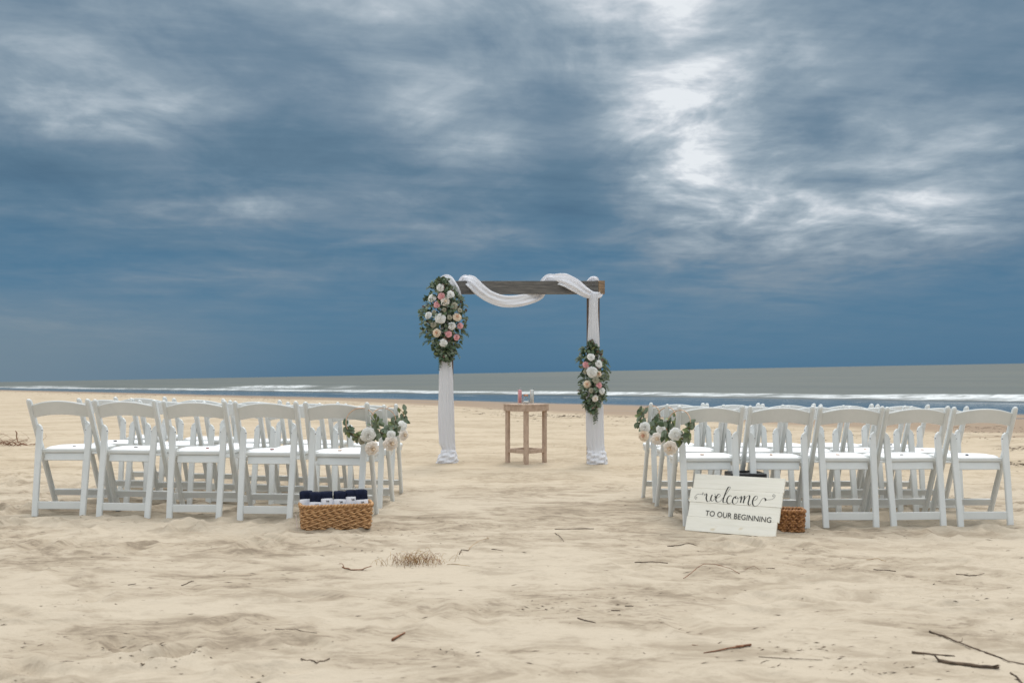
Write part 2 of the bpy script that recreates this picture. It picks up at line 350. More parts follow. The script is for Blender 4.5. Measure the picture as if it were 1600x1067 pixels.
# ------------------------------------------------------------------ object helpers
def tag(o, label=None, cat=None, group=None, kind=None):
    if label: o['label'] = label
    if cat: o['category'] = cat
    if group: o['group'] = group
    if kind: o['kind'] = kind
    return o
def empty(name, loc=(0,0,0), rz=0, **k):
    o = bpy.data.objects.new(name, None); col.objects.link(o); o.location = loc; o.rotation_euler = (0,0,rz)
    o.empty_display_size = .1
    return tag(o, **k)
class MB:
    def __init__(s): s.v = []; s.f = []; s.m = []; s.mi = 0; s.sm = []
    def add(s, vs, fs, smooth=False):
        n = len(s.v); s.v += [tuple(p) for p in vs]
        for f in fs: s.f.append(tuple(i+n for i in f)); s.m.append(s.mi); s.sm.append(smooth)
    def box(s, c, size, rot=None, bev=0.0):
        bm = bmesh.new(); bmesh.ops.create_cube(bm, size=1)
        for v in bm.verts: v.co = Vector((v.co.x*size[0], v.co.y*size[1], v.co.z*size[2]))
        if bev: bmesh.ops.bevel(bm, geom=bm.edges[:], offset=bev, segments=2, affect='EDGES', profile=.6)
        T = Matrix.Translation(c) @ (rot.to_4x4() if rot is not None else Matrix.Identity(4))
        bm.verts.ensure_lookup_table(); bm.verts.index_update()
        s.add([T @ v.co for v in bm.verts], [[v.index for v in f.verts] for f in bm.faces]); bm.free()
    def bar(s, a, b, w, d, side=Vector((1,0,0)), bev=.003):   # box along a-b, w along side
        a = Vector(a); b = Vector(b); z = (b-a); L = z.length; z.normalize(); x = (side-z*side.dot(z)).normalized(); y = z.cross(x)
        rot = Matrix((x, y, z)).transposed(); s.box((a+b)/2, (w, d, L), rot, bev)
    def tube(s, pts, rad, n=8, cap=True, flat=(1,1), up=None):
        pts = [Vector(p) for p in pts]; rs = rad if isinstance(rad, (list, tuple)) else [rad]*len(pts)
        nx = None; vs = []
        for i, p in enumerate(pts):
            t = (pts[min(i+1, len(pts)-1)]-pts[max(i-1, 0)])
            if t.length < 1e-9: t = Vector((0,0,1))
            t.normalize()
            if up is not None: nx = up-t*up.dot(t)
            elif nx is None: nx = t.orthogonal()
            else: nx = nx-t*nx.dot(t)
            if nx.length < 1e-6: nx = t.orthogonal()
            nx.normalize(); ny = t.cross(nx)
            for k in range(n):
                a = 2*math.pi*k/n; vs.append(p+nx*math.cos(a)*rs[i]*flat[0]+ny*math.sin(a)*rs[i]*flat[1])
        fs = []
        for i in range(len(pts)-1):
            for k in range(n): fs.append((i*n+k, i*n+(k+1) % n, (i+1)*n+(k+1) % n, (i+1)*n+k))
        if cap: fs.append(tuple(range(n))[::-1]); fs.append(tuple(range((len(pts)-1)*n, len(pts)*n)))
        s.add(vs, fs, True)
    def loft(s, rings, close=True, cap=True, smooth=True):
        n = len(rings[0]); vs = [p for r in rings for p in r]; fs = []
        for i in range(len(rings)-1):
            for k in range(n if close else n-1): fs.append((i*n+k, i*n+(k+1) % n, (i+1)*n+(k+1) % n, (i+1)*n+k))
        if cap and close: fs.append(tuple(range(n))[::-1]); fs.append(tuple(range((len(rings)-1)*n, len(rings)*n)))
        s.add(vs, fs, smooth)
    def mesh(s, name, mats):
        me = bpy.data.meshes.new(name); me.from_pydata(s.v, [], s.f)
        for m in mats: me.materials.append(m)
        me.polygons.foreach_set('material_index', s.m); me.polygons.foreach_set('use_smooth', s.sm); me.update()
        return me
    def build(s, name, mats, parent=None, **k):
        if not isinstance(mats, (list, tuple)): mats = [mats]
        return link(name, s.mesh(name, mats), parent, **k)
def link(name, me, parent=None, **k):
    o = bpy.data.objects.new(name, me); col.objects.link(o)
    if parent: o.parent = parent
    return tag(o, **k)
def kids(o): return [c for c in bpy.data.objects if c.parent == o]
def copy_tree(o, parent=None, _k=None):
    c = o.copy(); col.objects.link(c)
    if parent: c.parent = parent
    for ch in kids(o): copy_tree(ch, c)
    return c
# ------------------------------------------------------------------ chair positions: picture columns of the two post tips, depth, extra drop
CH = []
for i, (a, b) in enumerate([(45,139.5),(145,241),(254,353),(364,464),(472.5,574)]):
    CH.append(dict(side='left', row=0, n=i, u=(a+b)/2, Y=lerp(6.70, 6.50, i/4), yaw=-3, dz=0))
for i, (a, b) in enumerate([(121,207),(219,305),(317,403),(415,502),(515,601)]):
    CH.append(dict(side='left', row=1, n=i, u=(a+b)/2, Y=lerp(7.42, 7.28, i/4), yaw=-3, dz=lerp(0,-.035,i/4)))
for i, (a, b) in enumerate([(180,259),(270,348),(359,438),(449,528),(539,618)]):
    CH.append(dict(side='left', row=2, n=i, u=(a+b)/2, Y=lerp(8.12, 8.02, i/4), yaw=-2, dz=lerp(.01,-.03,i/4)))
for i, (a, b) in enumerate([(1060,1164),(1170,1271),(1279,1380),(1385,1485),(1490,1589)]):
    CH.append(dict(side='right', row=0, n=i, u=(a+b)/2, Y=lerp(6.40, 6.56, i/4), yaw=2, dz=0))
for i, (a, b) in enumerate([(1039,1131),(1135,1227),(1230,1320),(1327,1417),(1422,1511)]):
    CH.append(dict(side='right', row=1, n=i, u=(a+b)/2, Y=lerp(7.12, 7.25, i/4), yaw=2, dz=-.01))
for i, (a, b) in enumerate([(1015,1099),(1104,1187),(1192,1273),(1283,1364),(1370,1451)]):
    CH.append(dict(side='right', row=2, n=i, u=(a+b)/2, Y=lerp(7.75, 7.9, i/4), yaw=2, dz=0))
for c in CH:
    c['x'] = (c['u']-800)/F*c['Y']; c['yaw'] += rnd.uniform(-1, 1)
    a = R(c['yaw'])
    for (lx, ly) in ((-.166,0),(.166,0),(-.2,.36),(.2,.36)):
        fx = c['x']+lx*math.cos(a)-ly*math.sin(a); fy = c['Y']+lx*math.sin(a)+ly*math.cos(a)
        MOUNDS.append((fx+rnd.uniform(-.02,.02), fy+rnd.uniform(-.02,.02), .055, rnd.uniform(.004,.016)))
        MOUNDS.append((fx+rnd.uniform(-.09,.09), fy+rnd.uniform(-.08,.08), .05, rnd.uniform(-.018,.006)))
# ------------------------------------------------------------------ sand sheet
def axis(pts):      # pts: list of (start, end, step)
    o = []
    for a, b, n in pts: o += list(np.linspace(a, b, n, endpoint=False))
    return np.array(o+[pts[-1][1]])
def grow(a, b, n, p=3.0):
    t = np.linspace(0, 1, n); return a+(b-a)*(np.exp(t*p)-1)/(math.exp(p)-1)
ys = np.concatenate([-grow(0, 60, 24, 4)[::-1][:-1], np.linspace(0, 2.6, 40, endpoint=False), np.linspace(2.6, 5.5, 210, endpoint=False), np.linspace(5.5, 9, 190, endpoint=False), np.linspace(9, 14, 150, endpoint=False), 14+grow(0, 700, 260, 5.2)])
xc = np.linspace(-5.2, 5.2, 560)
xs_ = np.concatenate([-5.2-grow(0, 500, 150, 6.2)[::-1][:-1], xc, 5.2+grow(0, 160, 110, 5.0)[1:]])
XX, YY = np.meshgrid(xs_, ys)
ZZ = zg(XX, YY)
def grid_mesh(name, X, Y, Z):
    h, w_ = X.shape; me = bpy.data.meshes.new(name)
    me.vertices.add(h*w_); me.vertices.foreach_set('co', np.stack([X, Y, Z], -1).reshape(-1).astype(np.float32))
    i = np.arange(h*w_).reshape(h, w_); q = np.stack([i[:-1,:-1], i[:-1,1:], i[1:,1:], i[1:,:-1]], -1).reshape(-1, 4)
    me.loops.add(q.size); me.loops.foreach_set('vertex_index', q.reshape(-1).astype(np.int32))
    me.polygons.add(len(q)); me.polygons.foreach_set('loop_start', (np.arange(len(q))*4).astype(np.int32))
    me.polygons.foreach_set('loop_total', np.full(len(q), 4, np.int32)) if hasattr(me.polygons[0], 'loop_total') else None
    me.update(calc_edges=True); me.polygons.foreach_set('use_smooth', np.ones(len(q), bool)); me.update()
    return me, q
me, _ = grid_mesh('beach_sand', XX, YY, ZZ); me.materials.append(M['sand'])
link('beach_sand', me, kind='structure')
# ------------------------------------------------------------------ sea
O = np.array([0, 46.7]); ta = np.array([1, -1.4])/1.72046; tn = np.array([1.4, 1])/1.72046
g1 = grow(0, 9000, 150, 5.0)
aa = np.concatenate([-260-g1[::-1][:-1], np.linspace(-260, 90, 900, endpoint=False), 90+g1])
cc = np.concatenate([np.linspace(-3, 30, 150, endpoint=False), 30+grow(0, 14000, 260, 7.0)])
A, C = np.meshgrid(aa, cc)
SX = O[0]+A*ta[0]+C*tn[0]; SY = O[1]+A*ta[1]+C*tn[1]
SZ = -.365+.018*SX
fade = sstep(5, 14, C)*np.exp(-C/500)
SZ = SZ+fade*(.06*np.sin(C*.55+2.2*fbm(A*.03, C*.06, 3)*3+.0)+.05*(fbm(A*.25, C*.9, 3)-.5))
edge = C+(fbm(A*.05+4, A*0+2, 3)-.5)*2
SZ = SZ+.14*np.exp(-((edge-10.2)/1.1)**2)*(.45+.9*fbm(A*.12, C*.2+9, 3))+.10*np.exp(-((edge-8.2)/1.0)**2)*fbm(A*.5, C*.5, 3)
SZ = SZ+.22*(1-sstep(-60,-20,A))*np.exp(-((edge-21)/1.4)**2)*sstep(.45, .62, fbm(A*.03+9, A*0+5, 3))
me, q = grid_mesh('sea', SX, SY, SZ); me.materials.append(M['sea'])
uvl = me.uv_layers.new(name='ac'); uvd = np.stack([A, C], -1).reshape(-1, 2)[q.reshape(-1)]
uvl.data.foreach_set('uv', uvd.reshape(-1).astype(np.float32))
link('sea', me, kind='structure')
# ------------------------------------------------------------------ folding chair
def leany(z): return .36*(1-z/.785)
def make_chair():
    t = empty('folding_chair', label='white folding chair', cat='chair')
    for s in (-1, 1):
        m = MB()        # rear leg: slightly leaning forward, notched round top
        prof = [(0,-.006,.039,.024),(.05,0,.039,.024),(.50,.071,.041,.024),(.575,.082,.041,.024),(.60,.085,.033,.022),(.614,.087,.018,.018)]
        rings = []
        for (z, y, w_, d_) in prof:
            x = s*(.164+.010*z/.6); b_ = .004
            xo = s*(.041-w_)*.5
            rings.append([(x+xo+px, y+py, z) for px, py in ((-w_/2+b_,-d_/2),(w_/2-b_,-d_/2),(w_/2,-d_/2+b_),(w_/2,d_/2-b_),(w_/2-b_,d_/2),(-w_/2+b_,d_/2),(-w_/2,d_/2-b_),(-w_/2,-d_/2+b_))])
        m.loft(rings, smooth=False); lg = m.build('rear_leg', M['chair'], t)
        m = MB(); m.tube([(s*.180, .078, .575),(s*.1515,.074,.573)], .0042, 8); m.build('bolt', M['bolt'], lg)
        m = MB()        # front leg that runs up as the back post, round tip
        rings = []
        for z, w_, d_ in [(0,.026,.042),(.02,.028,.044),(.40,.028,.046),(.60,.028,.046),(.745,.029,.044),(.762,.031,.042),(.776,.029,.036),(.785,.020,.024),(.789,.008,.010)]:
            y = leany(z); x = s*.203; b_ = w_*.28
            rings.append([(x+px, y+py, z) for px, py in ((-w_/2+b_,-d_/2),(w_/2-b_,-d_/2),(w_/2,-d_/2+b_),(w_/2,d_/2-b_),(w_/2-b_,d_/2),(-w_/2+b_,d_/2),(-w_/2,d_/2-b_),(-w_/2,-d_/2+b_))])
        m.loft(rings, smooth=False); pl = m.build('front_leg', M['chair'], t)
        m = MB(); m.box((s*.203, leany(.006), .002), (.030,.046,.014), None, .003); m.build('foot_cap', M['foot_cap'], pl)
    m = MB(); m.box((0, .010, .072), (.302,.018,.050), None, .003); m.build('rear_rung', M['chair'], t)
    m = MB(); m.box((0, leany(.125), .125), (.384,.018,.046), Matrix.Rotation(R(24), 3, 'X'), .003); m.build('front_rung', M['chair'], t)
    # curved back slat
    m = MB(); rings = []
    n = 16
    for i in range(n+1):
        k = i/n*2-1; x = k*.190; q_ = 1-k*k
        zt = .746+.030*q_; zb = .660+.022*q_
        bow = -.022*q_; th = .016
        ring = []
        for (z, o) in ((zb, -th/2),(zb+.004,-th/2-.002),(zt-.006,-th/2-.002),(zt,-th/2+.003),(zt+.001,th/2-.003),(zt-.005,th/2),(zb+.003,th/2),(zb-.001,th/2-.004)):
            ring.append((x, leany(z)+bow+o, z))
        rings.append(ring)
    m.loft(rings, smooth=False); m.build('backrest', M['chair'], t)
    # seat: frame board with raised vinyl pad
    def outline(ins, y0, y1, wr, wf):
        pts = []
        P = [(-wr, y0),(wr, y0),(wr, .205),(wf, .235),(wf+.003, .36),(wf-.012, y1-.02),(wf-.05, y1),(0, y1+.012),(-wf+.05, y1),(-wf+.012, y1-.02),(-wf-.003, .36),(-wf, .235),(-wr, .205)]
        c = Vector((0, (y0+y1)/2))
        for x, y in P:
            pts.append((x-math.copysign(ins, x) if abs(x) > .01 else x, y+(ins if y < .25 and abs(y-y0) < .01 else (-ins if y > .4 else 0))))
        return pts
    fr_ = outline(0, .095, .455, .160, .206)
    rings = [[(x, y, .418) for x, y in outline(.004, .095, .455, .160, .206)], [(x, y, .424) for x, y in fr_], [(x, y, .440) for x, y in fr_], [(x, y, .445) for x, y in outline(.004, .095, .455, .160, .206)]]
    m = MB(); m.loft(rings, smooth=False); seat = m.build('seat', M['chair'], t)
    a = outline(.012, .095, .455, .160, .206); b_ = outline(.020, .095, .455, .160, .206); c_ = outline(.045, .105, .445, .160, .206)
    m = MB(); m.loft([[(x, y, .4455) for x, y in a], [(x, y, .4495) for x, y in b_], [(x, y, .4525) for x, y in c_]], smooth=False)
    m.build('pad', M['pad'], seat)
    m = MB(); m.box((0, .105, .391), (.298,.014,.052), Matrix.Rotation(R(-16), 3, 'X'), .002); m.build('rear_apron', M['chair'], t)
    for s in (-1, 1):
        m = MB(); m.bar((s*.190,.18,.395), (s*.190,.40,.405), .014, .03, Vector((1,0,0)), .002); m.build('seat_rail', M['chair'], t)
    return t
ORD = ['first', 'second', 'third', 'fourth', 'fifth']
ROWN = ['back row (nearest the camera)', 'middle row', 'front row (nearest the sea)']
chair0 = make_chair(); first = True
for c in CH:
    t = chair0 if first else copy_tree(chair0); first = False
    z = gz(c['x'], c['Y'], False)+c['dz']-.004
    t.location = (c['x'], c['Y'], z); t.rotation_euler = (R(rnd.uniform(-.5,.5)), R(rnd.uniform(-.6,.6)), R(c['yaw']))
    k = 4-c['n'] if c['side'] == 'left' else c['n']
    spot = 'aisle end' if k == 0 else ('outer end' if k == 4 else ORD[k]+' from the aisle')
    extra = ''
    if k == 0: extra = ', flower hoop'
    t['label'] = 'white folding chair, %s, %s, %s block%s' % (spot, ['rearmost row', 'middle row', 'row nearest sea'][c['row']], c['side'], extra)
    if 0 < k < 4: t['label'] = 'white folding chair, %s, %s, %s block' % (spot, ['rearmost row', 'middle row', 'row nearest the sea'][c['row']], c['side'])
    t['group'] = 'white folding chairs in rows either side of the aisle'
    c['o'] = t; c['z'] = z
# ------------------------------------------------------------------ arch
YA = 11.16
def AX(u, Y=YA): return (u-800)/F*Y
def AZ(v, Y=YA): return CAMZ-(v-HV)/F*Y
arch = empty('wedding_arch', (0, YA, gz(0, YA)), label='grey weathered wooden wedding arch with one square beam on two posts', cat='arch')
za = arch.location.z
def A_(p): return Vector(p)-Vector(arch.location)
bt, bb = AZ(439.5), AZ(459.5)
m = MB(); m.box(A_(((AX(687)+AX(934.5))/2, YA, (bt+bb)/2)), (AX(934.5)-AX(687), .09, bt-bb), None, .004)
beam = m.build('beam', M['beam'], arch)
m = MB(); m.box(A_((AX(939.6), YA-.001, (bt+bb)/2+.001)), (AX(944.7)-AX(934.8), .094, bt-bb+.004), None, .004); m.build('end_block', M['beam_end'], beam)
for (u0, u1) in ((690.5, 708), (917, 936.5)):
    m = MB(); m.box(A_(((AX(u0)+AX(u1))/2, YA, (za-.15+bb)/2)), (AX(u1)-AX(u0), .088, bb-za+.15-.002), None, .004); m.build('post', M['post'], arch)
for i in range(4):
    m = MB(); m.tube([A_((AX(925)+.02*(i%2), YA-.046, AZ(446)-.05*(i//2))), A_((AX(925)+.02*(i%2), YA-.052, AZ(446)-.05*(i//2)))], .004, 8); m.build('screw', M['bolt'], beam)
# drapes
def drape(prof, ycen, name, label, seed, npl=7):
    """prof: list of (v row, u left, u right, depth) top to bottom; a pleated cloth tube round the post front"""
    m = MB(); rings = []; rr = random.Random(seed); NS = 96; K = 90
    ph = [rr.uniform(0, 6.28) for _ in range(6)]
    for i in range(K+1):
        t = i/K; x = t*(len(prof)-1); j = min(int(x), len(prof)-2); f = x-j; f = f*f*(3-2*f)
        v, ul, ur, dep, kn = [lerp(prof[j][q_], prof[j+1][q_], f) for q_ in range(5)]
        v = lerp(prof[j][0], prof[j+1][0], x-j)
        z = AZ(v); xl, xr = AX(ul), AX(ur); cx = (xl+xr)/2; hw = (xr-xl)/2
        ring = []
        for k in range(NS):
            a = 2*math.pi*k/NS
            pl = .10*math.sin(npl*2*a+ph[0]+z*1.1)+.07*math.sin(npl*3*a+ph[1]-z*1.7)+.04*math.sin(npl*5*a+ph[2]+z*4)
            kn_ = kn*(.07*math.sin(3*a+z*95)+.06*math.sin(5*a-z*130+ph[3]))
            s = 1+pl*.55+kn_
            px = math.copysign(abs(math.cos(a))**.8, math.cos(a)); py = math.sin(a)
            ring.append((cx+hw*px*(1+(pl*.25+kn_*.5)), ycen-.012+dep*py*s-.02*kn, z))
        rings.append(ring)
    m.loft(rings); o = m.build(name, M['cloth']); tag(o, label, 'drape', 'white cloth on the arch')
    return o
# rows: v, u left, u right, half depth, crumple
drape([(470,689,704,.055,0),(560,688,706,.058,0),(600,686.5,708.5,.062,0),(650,685.5,710,.062,0),(690,687,711,.06,0),(701,691,712,.055,.3),(705,690,713,.062,.8),(712,686,715,.085,1),(719,683.5,716,.10,1),(724.5,682.5,716.5,.105,.6)],
      YA-.05, 'post_drape', 'white cloth hanging down the left arch post, knotted at its foot', 1)
drape([(459,920,934,.05,0),(480,919.5,933.5,.055,0),(545,917.5,936,.06,0),(600,915.5,940,.062,0),(650,915,942,.064,0),(692,915.5,943,.06,0),(702,917,944,.058,.3),(706,916.5,945.5,.066,.8),(713,916,947,.085,1),(720,916.5,948,.10,1),(726,916,948.5,.105,.6)],
      YA-.05, 'post_drape', 'white cloth hanging down the right arch post, knotted at its foot', 2)
def swag(pts, wid, seed):
    """twisted cloth swept along pts [(u, v, y offset)]; wid: half widths in px"""
    P = [Vector((AX(u, YA+y), YA+y, AZ(v, YA+y))) for u, v, y in pts]
    # resample with Catmull-Rom
    out_, ww = [], []
    for i in range(len(P)-1):
        p0, p1, p2, p3 = P[max(i-1,0)], P[i], P[i+1], P[min(i+2, len(P)-1)]
        for s in range(12):
            t = s/12; t2, t3 = t*t, t*t*t
            out_.append(.5*((2*p1)+(-p0+p2)*t+(2*p0-5*p1+4*p2-p3)*t2+(-p0+3*p1-3*p2+p3)*t3)); ww.append(lerp(wid[i], wid[i+1], t)*1.06*YA/F)
    out_.append(P[-1]); ww.append(wid[-1]*YA/F)
    return out_, ww
def cloth_sweep(m, path, ww, thick=.028, tw=1.6, seed=0, ns=80):
    rings = []; n = len(path); rr = random.Random(seed); ph = [rr.uniform(0, 6) for _ in range(4)]
    for i, p in enumerate(path):
        t = (path[min(i+1, n-1)]-path[max(i-1, 0)]).normalized()
        nrm = Vector((0, -1, 0)); nrm = (nrm-t*nrm.dot(t)).normalized(); sd_ = t.cross(nrm)
        q_ = i/n; ring = []
        for k in range(ns):
            a = 2*math.pi*k/ns
            fold = .26*math.sin(5*a+tw*6*q_+ph[0])+.16*math.sin(8*a-tw*4*q_+ph[1])
            ring.append(p+sd_*math.cos(a)*ww[i]*(1+.3*fold*.5)+nrm*math.sin(a)*thick*(1+fold*1.6))
        rings.append(ring)
    m.loft(rings)
m = MB()
path, ww = swag([(716,452,.085),(724,438,.075),(729,437.5,.0),(737,441,-.075),(750,453,-.085),(765,463,-.075),(785,470,-.07),(806,470.5,-.06),(826,466.5,-.02),(842,459,.06),(848,447,.09),(856,436,.075),(866,436,.0),(882,437.5,-.07),(899,446,-.088),(914,456,-.088),(926,461,-.08),(936,461,-.06),(938,458,.0)],
                [5,6,7,9,9,8.5,8.5,8.5,8.5,9,7,6.5,7,9.5,9.5,7.5,5.5,4.5,3.5], 1)
cloth_sweep(m, path, ww, .018, 2.2, 5)
o = m.build('beam_swag', M['cloth']); tag(o, 'white cloth swag twisted around the arch beam, sagging at the middle', 'drape', 'white cloth on the arch')
m = MB()
path, ww = swag([(690,440,.05),(697,436.5,-.02),(703,440,-.072),(711,452,-.074),(717,463,-.06),(718,464,.02)], [6,7,7,6.5,4,3], 2)
cloth_sweep(m, path, ww, .016, 1.2, 6)
o = m.build('corner_wrap', M['cloth']); tag(o, 'white cloth wrapped over the left beam corner beside the flowers', 'drape', 'white cloth on the arch')
m = MB()
path, ww = swag([(918,442,.07),(925,436.8,.03),(931,436.8,-.02),(934,440,.06)], [3,4.5,4,2], 3)
cloth_sweep(m, path, ww, .02, 1, 8)
o = m.build('drape_knot', M['cloth']); tag(o, 'small white cloth fold on top of the right beam end', 'drape', 'white cloth on the arch')
# ------------------------------------------------------------------ flowers
def rose_mesh(name, mats, petals=22, ruffle=.06, seed=0, open_=1.0, cup=1.0):
    rr = random.Random(seed); m = MB()
    for li, (cnt, R0, H0, span) in enumerate(((3,.13,.74,1.25),(4,.27,.73,.95),(5,.43,.66,.80),(6,.62,.55,.68),(7,.82,.40,.60),(7,1.02,.22,.58))):
        m.mi = 1 if len(mats) > 1 and li < 2 else 0
        for i in range(cnt):
            a0 = 2*math.pi*(i+.37*li)/cnt+rr.uniform(-.15, .15); Rr = R0*rr.uniform(.93, 1.07); H = H0*rr.uniform(.92, 1.08)*(2-open_)
            vs = []; NU, NV = 6, 5; ph = rr.uniform(0, 6)
            for iv in range(NV+1):
                v = iv/NV
                for iu in range(NU+1):
                    u = iu/NU*2-1; sp = span*(.55+.45*math.sin(min(1, v*1.15)*math.pi/2))*(1-.12*(v > .95))
                    an = a0+u*sp
                    r = Rr*(.30+.78*math.sin(v*math.pi*.52)**.9)*(1-.06*u*u)
                    lip = max(0, v-.72)/.28
                    r += lip*(.05+.10*R0)*(1+ruffle*6*math.sin(u*5+ph))
                    z = H*(v**.8)*(1-.22*u*u*v)-lip*lip*.07*(1+R0)+ruffle*.6*math.sin(u*6+ph)*lip - .10*R0*v
                    vs.append((r*math.cos(an), r*math.sin(an), z))
            fs = [(iv*(NU+1)+iu, iv*(NU+1)+iu+1, (iv+1)*(NU+1)+iu+1, (iv+1)*(NU+1)+iu) for iv in range(NV) for iu in range(NU)]
            m.add(vs, fs, True)
    m.mi = 1 if len(mats) > 1 else 0
    m.loft([[(r*math.cos(2*math.pi*k/10)*(1+.12*math.sin(3*k)), r*math.sin(2*math.pi*k/10), z) for k in range(10)] for z, r in ((-.05,.2),(.3,.16),(.62,.12),(.70,.03))])
    m.mi = 0
    m.loft([[(r*math.cos(2*math.pi*k/12), r*math.sin(2*math.pi*k/12), z) for k in range(12)] for z, r in ((-.22,.15),(-.1,.45),(.02,.55),(.05,.2))])
    return m.mesh(name, mats)
RM = {'white': rose_mesh('rose_white', [M['r_white']], 26, .05, 1), 'pink': rose_mesh('rose_pink', [M['r_pink']], 22, .07, 2, 1.1),
      'peach': rose_mesh('rose_peach', [M['r_peach'], M['r_heart']], 24, .06, 3), 'blush': rose_mesh('rose_blush', [M['r_blush'], M['r_peach']], 26, .09, 4, 1.1),
      'dusty': rose_mesh('rose_dusty', [M['r_dusty']], 24, .12, 5, 1.3)}
for c, me_ in RM.items(): me_.name = c+'_rose'
def leaf_verts(c, n, up, L, W, fold=.15):
    """leaf of 6 faces: c base, up along leaf, n normal"""
    up = up.normalized(); n = (n-up*n.dot(up)).normalized(); s = up.cross(n)
    P = []
    for t, w_ in ((0,.06),(.2,.34),(.45,.5),(.7,.44),(.9,.22),(1.0,.02)):
        b = c+up*L*t-n*(.25*L*t*t)
        P += [b+s*W*w_+n*W*fold*w_*2, b, b-s*W*w_+n*W*fold*w_*2]
    fs = []
    for i in range(5):
        a = i*3; fs += [(a, a+1, a+4, a+3), (a+1, a+2, a+5, a+4)]
    return P, fs
def rv(rr):
    while True:
        v = Vector((rr.uniform(-1,1), rr.uniform(-1,1), rr.uniform(-1,1)))
        if .1 < v.length < 1: return v.normalized()
def arrangement(name, label, cx, cy, prof, roses, seed, nleaf, group):
    """prof: [(v, u left, u right)] outline of the foliage; roses: (u, v, radius px, kind)"""
    YF = YA-.17
    t = empty(name, (AX(cx, YF), YF, AZ(cy, YF)), label=label, cat='flower arrangement', group=group)
    L0 = Vector(t.location); rr = random.Random(seed); m = MB()
    prof = [(v_, a_+2.0, b_-2.0) for v_, a_, b_ in prof]
    def edges(v):
        for (v0, a0, b0), (v1, a1, b1) in zip(prof, prof[1:]):
            if v0 <= v <= v1:
                f = (v-v0)/(v1-v0); return lerp(a0, a1, f), lerp(b0, b1, f)
        return prof[0][1:], prof[0][1:]
    vtop, vbot = prof[0][0], prof[-1][0]
    for i in range(nleaf):
        v = rr.uniform(vtop, vbot); a, b = edges(v); u = rr.gauss((a+b)/2, (b-a)*.29) if rr.random() < .5 else rr.uniform(a, b)
        u = min(max(u, a-1.5), b+1.5)
        k = (u-(a+b)/2)/((b-a)/2+.01); dep = math.sqrt(max(0, 1-min(1, k*k)))
        y = YA-.06-.17*dep*rr.uniform(.35, 1.0)
        p = PX(u, v, y)-L0
        o_ = Vector((k*.9, -.5*dep-.2, -((v-(vtop+vbot)/2)/(vbot-vtop))*1.2))+rv(rr)*.8
        s = rr.random()
        m.mi = 0 if s < .56 else (1 if s < .86 else (2 if s < .95 else 3))
        L = rr.uniform(.030, .054); W = L*rr.uniform(.6, .9)
        if m.mi == 2: L *= 1.2; W = L*.3
        vs, fs = leaf_verts(p, rv(rr)+Vector((0,-.8,.4)), o_, L, W)
        m.add(vs, fs, True)
    # sprigs poking out of the outline
    for i in range(34):
        v = rr.uniform(vtop+2, vbot-2); a, b = edges(v); sgn = rr.choice((-1, 1)); u = a if sgn < 0 else b
        if rr.random() < .25: v = rr.choice((vtop+4, vbot-4)); a, b = edges(v); u = rr.uniform(a, b)
        p = PX(u-sgn*3, v, YA-.12)-L0; dr = Vector((sgn*.9, -.2, rr.uniform(-.7,.5)))
        if v > vbot-8: dr = Vector((rr.uniform(-.5,.5), -.2, -1))
        if v < vtop+8: dr = Vector((rr.uniform(-.6,.6), -.1, 1))
        dr.normalize(); n_ = rr.randint(5, 8); m.mi = 4
        pts = [p+dr*.013*k+Vector((0,0,-.0011*k*k)) for k in range(n_)]; m.tube(pts, .0012, 4)
        m.mi = rr.choice((0, 1, 1, 2))
        for k, q_ in enumerate(pts[1:]):
            for s_ in (-1, 1):
                sd_ = dr.cross(Vector((0,1,0))).normalized()*s_
                vs, fs = leaf_verts(q_, Vector((0,-1,.3))+rv(rr)*.4, dr*.6+sd_, rr.uniform(.014,.024), rr.uniform(.007,.013)); m.add(vs, fs, True)
    m.build('foliage', [M['leaf_dark'], M['leaf_grey'], M['leaf_light'], M['leaf_red'], M['stem']], t, kind='stuff')
    m = MB(); m.box(Vector((AX(cx), YA-.055, AZ(cy)))-L0, (.05,.02,(vbot-vtop)*YA/F*.7), None, .004); m.build('stem_bundle', M['stem'], t)
    for (u, v, r_, k) in roses:
        a, b = edges(min(max(v, vtop+1), vbot-1)); kx = (u-(a+b)/2)/((b-a)/2)
        y = YF-.085+abs(kx)*.06
        o = link(k+'_rose', RM[k], t); o.location = PX(u, v, y)-L0
        o.location.y += .01
        s = r_*y/F*.92; o.scale = (s, s, s*1.15)
        d_ = Vector((kx*.5+rr.uniform(-.2,.2), -1, rr.uniform(-.05,.4))); o.rotation_euler = d_.to_track_quat('Z', 'Y').to_euler(); o.rotation_euler.rotate_axis('Z', rr.uniform(0, 6))
    return t
arrangement('flower_arrangement', 'large oval arrangement of white, pink and cream roses on the upper left post', 693, 498,
    [(437,684,694),(445,675,704),(456,672,713),(470,664,722),(482,660,725),(495,658,728),(510,660,726),(522,663,722),(534,672,718),(543,677,713),(552,681,710),(560,686,706)],
    [(687.7,449.4,5.6,'white'),(703.5,460,5.8,'white'),(675,465.7,5.6,'white'),(669,492.5,5.4,'white'),(688,497.5,7.6,'white'),(706,509.4,5.6,'white'),(692.7,535.6,5.6,'white'),
     (689.8,463,5.2,'pink'),(682.4,475.7,4.8,'pink'),(719,509,4.4,'pink'),(700.5,521.5,5.3,'pink'),(713.3,526.8,4.6,'pink'),
     (695.7,471,6.3,'blush'),(714.3,495,6.2,'peach'),(682.5,520,6,'peach'),
     (709.7,478,5,'dusty'),(718.5,484.5,3.4,'dusty'),(677,507,4.6,'dusty'),(702.5,495.5,3.6,'dusty'),(678,487,3,'dusty'),(694,484,3,'dusty')], 3, 1350, 'flowers tied to the arch posts')
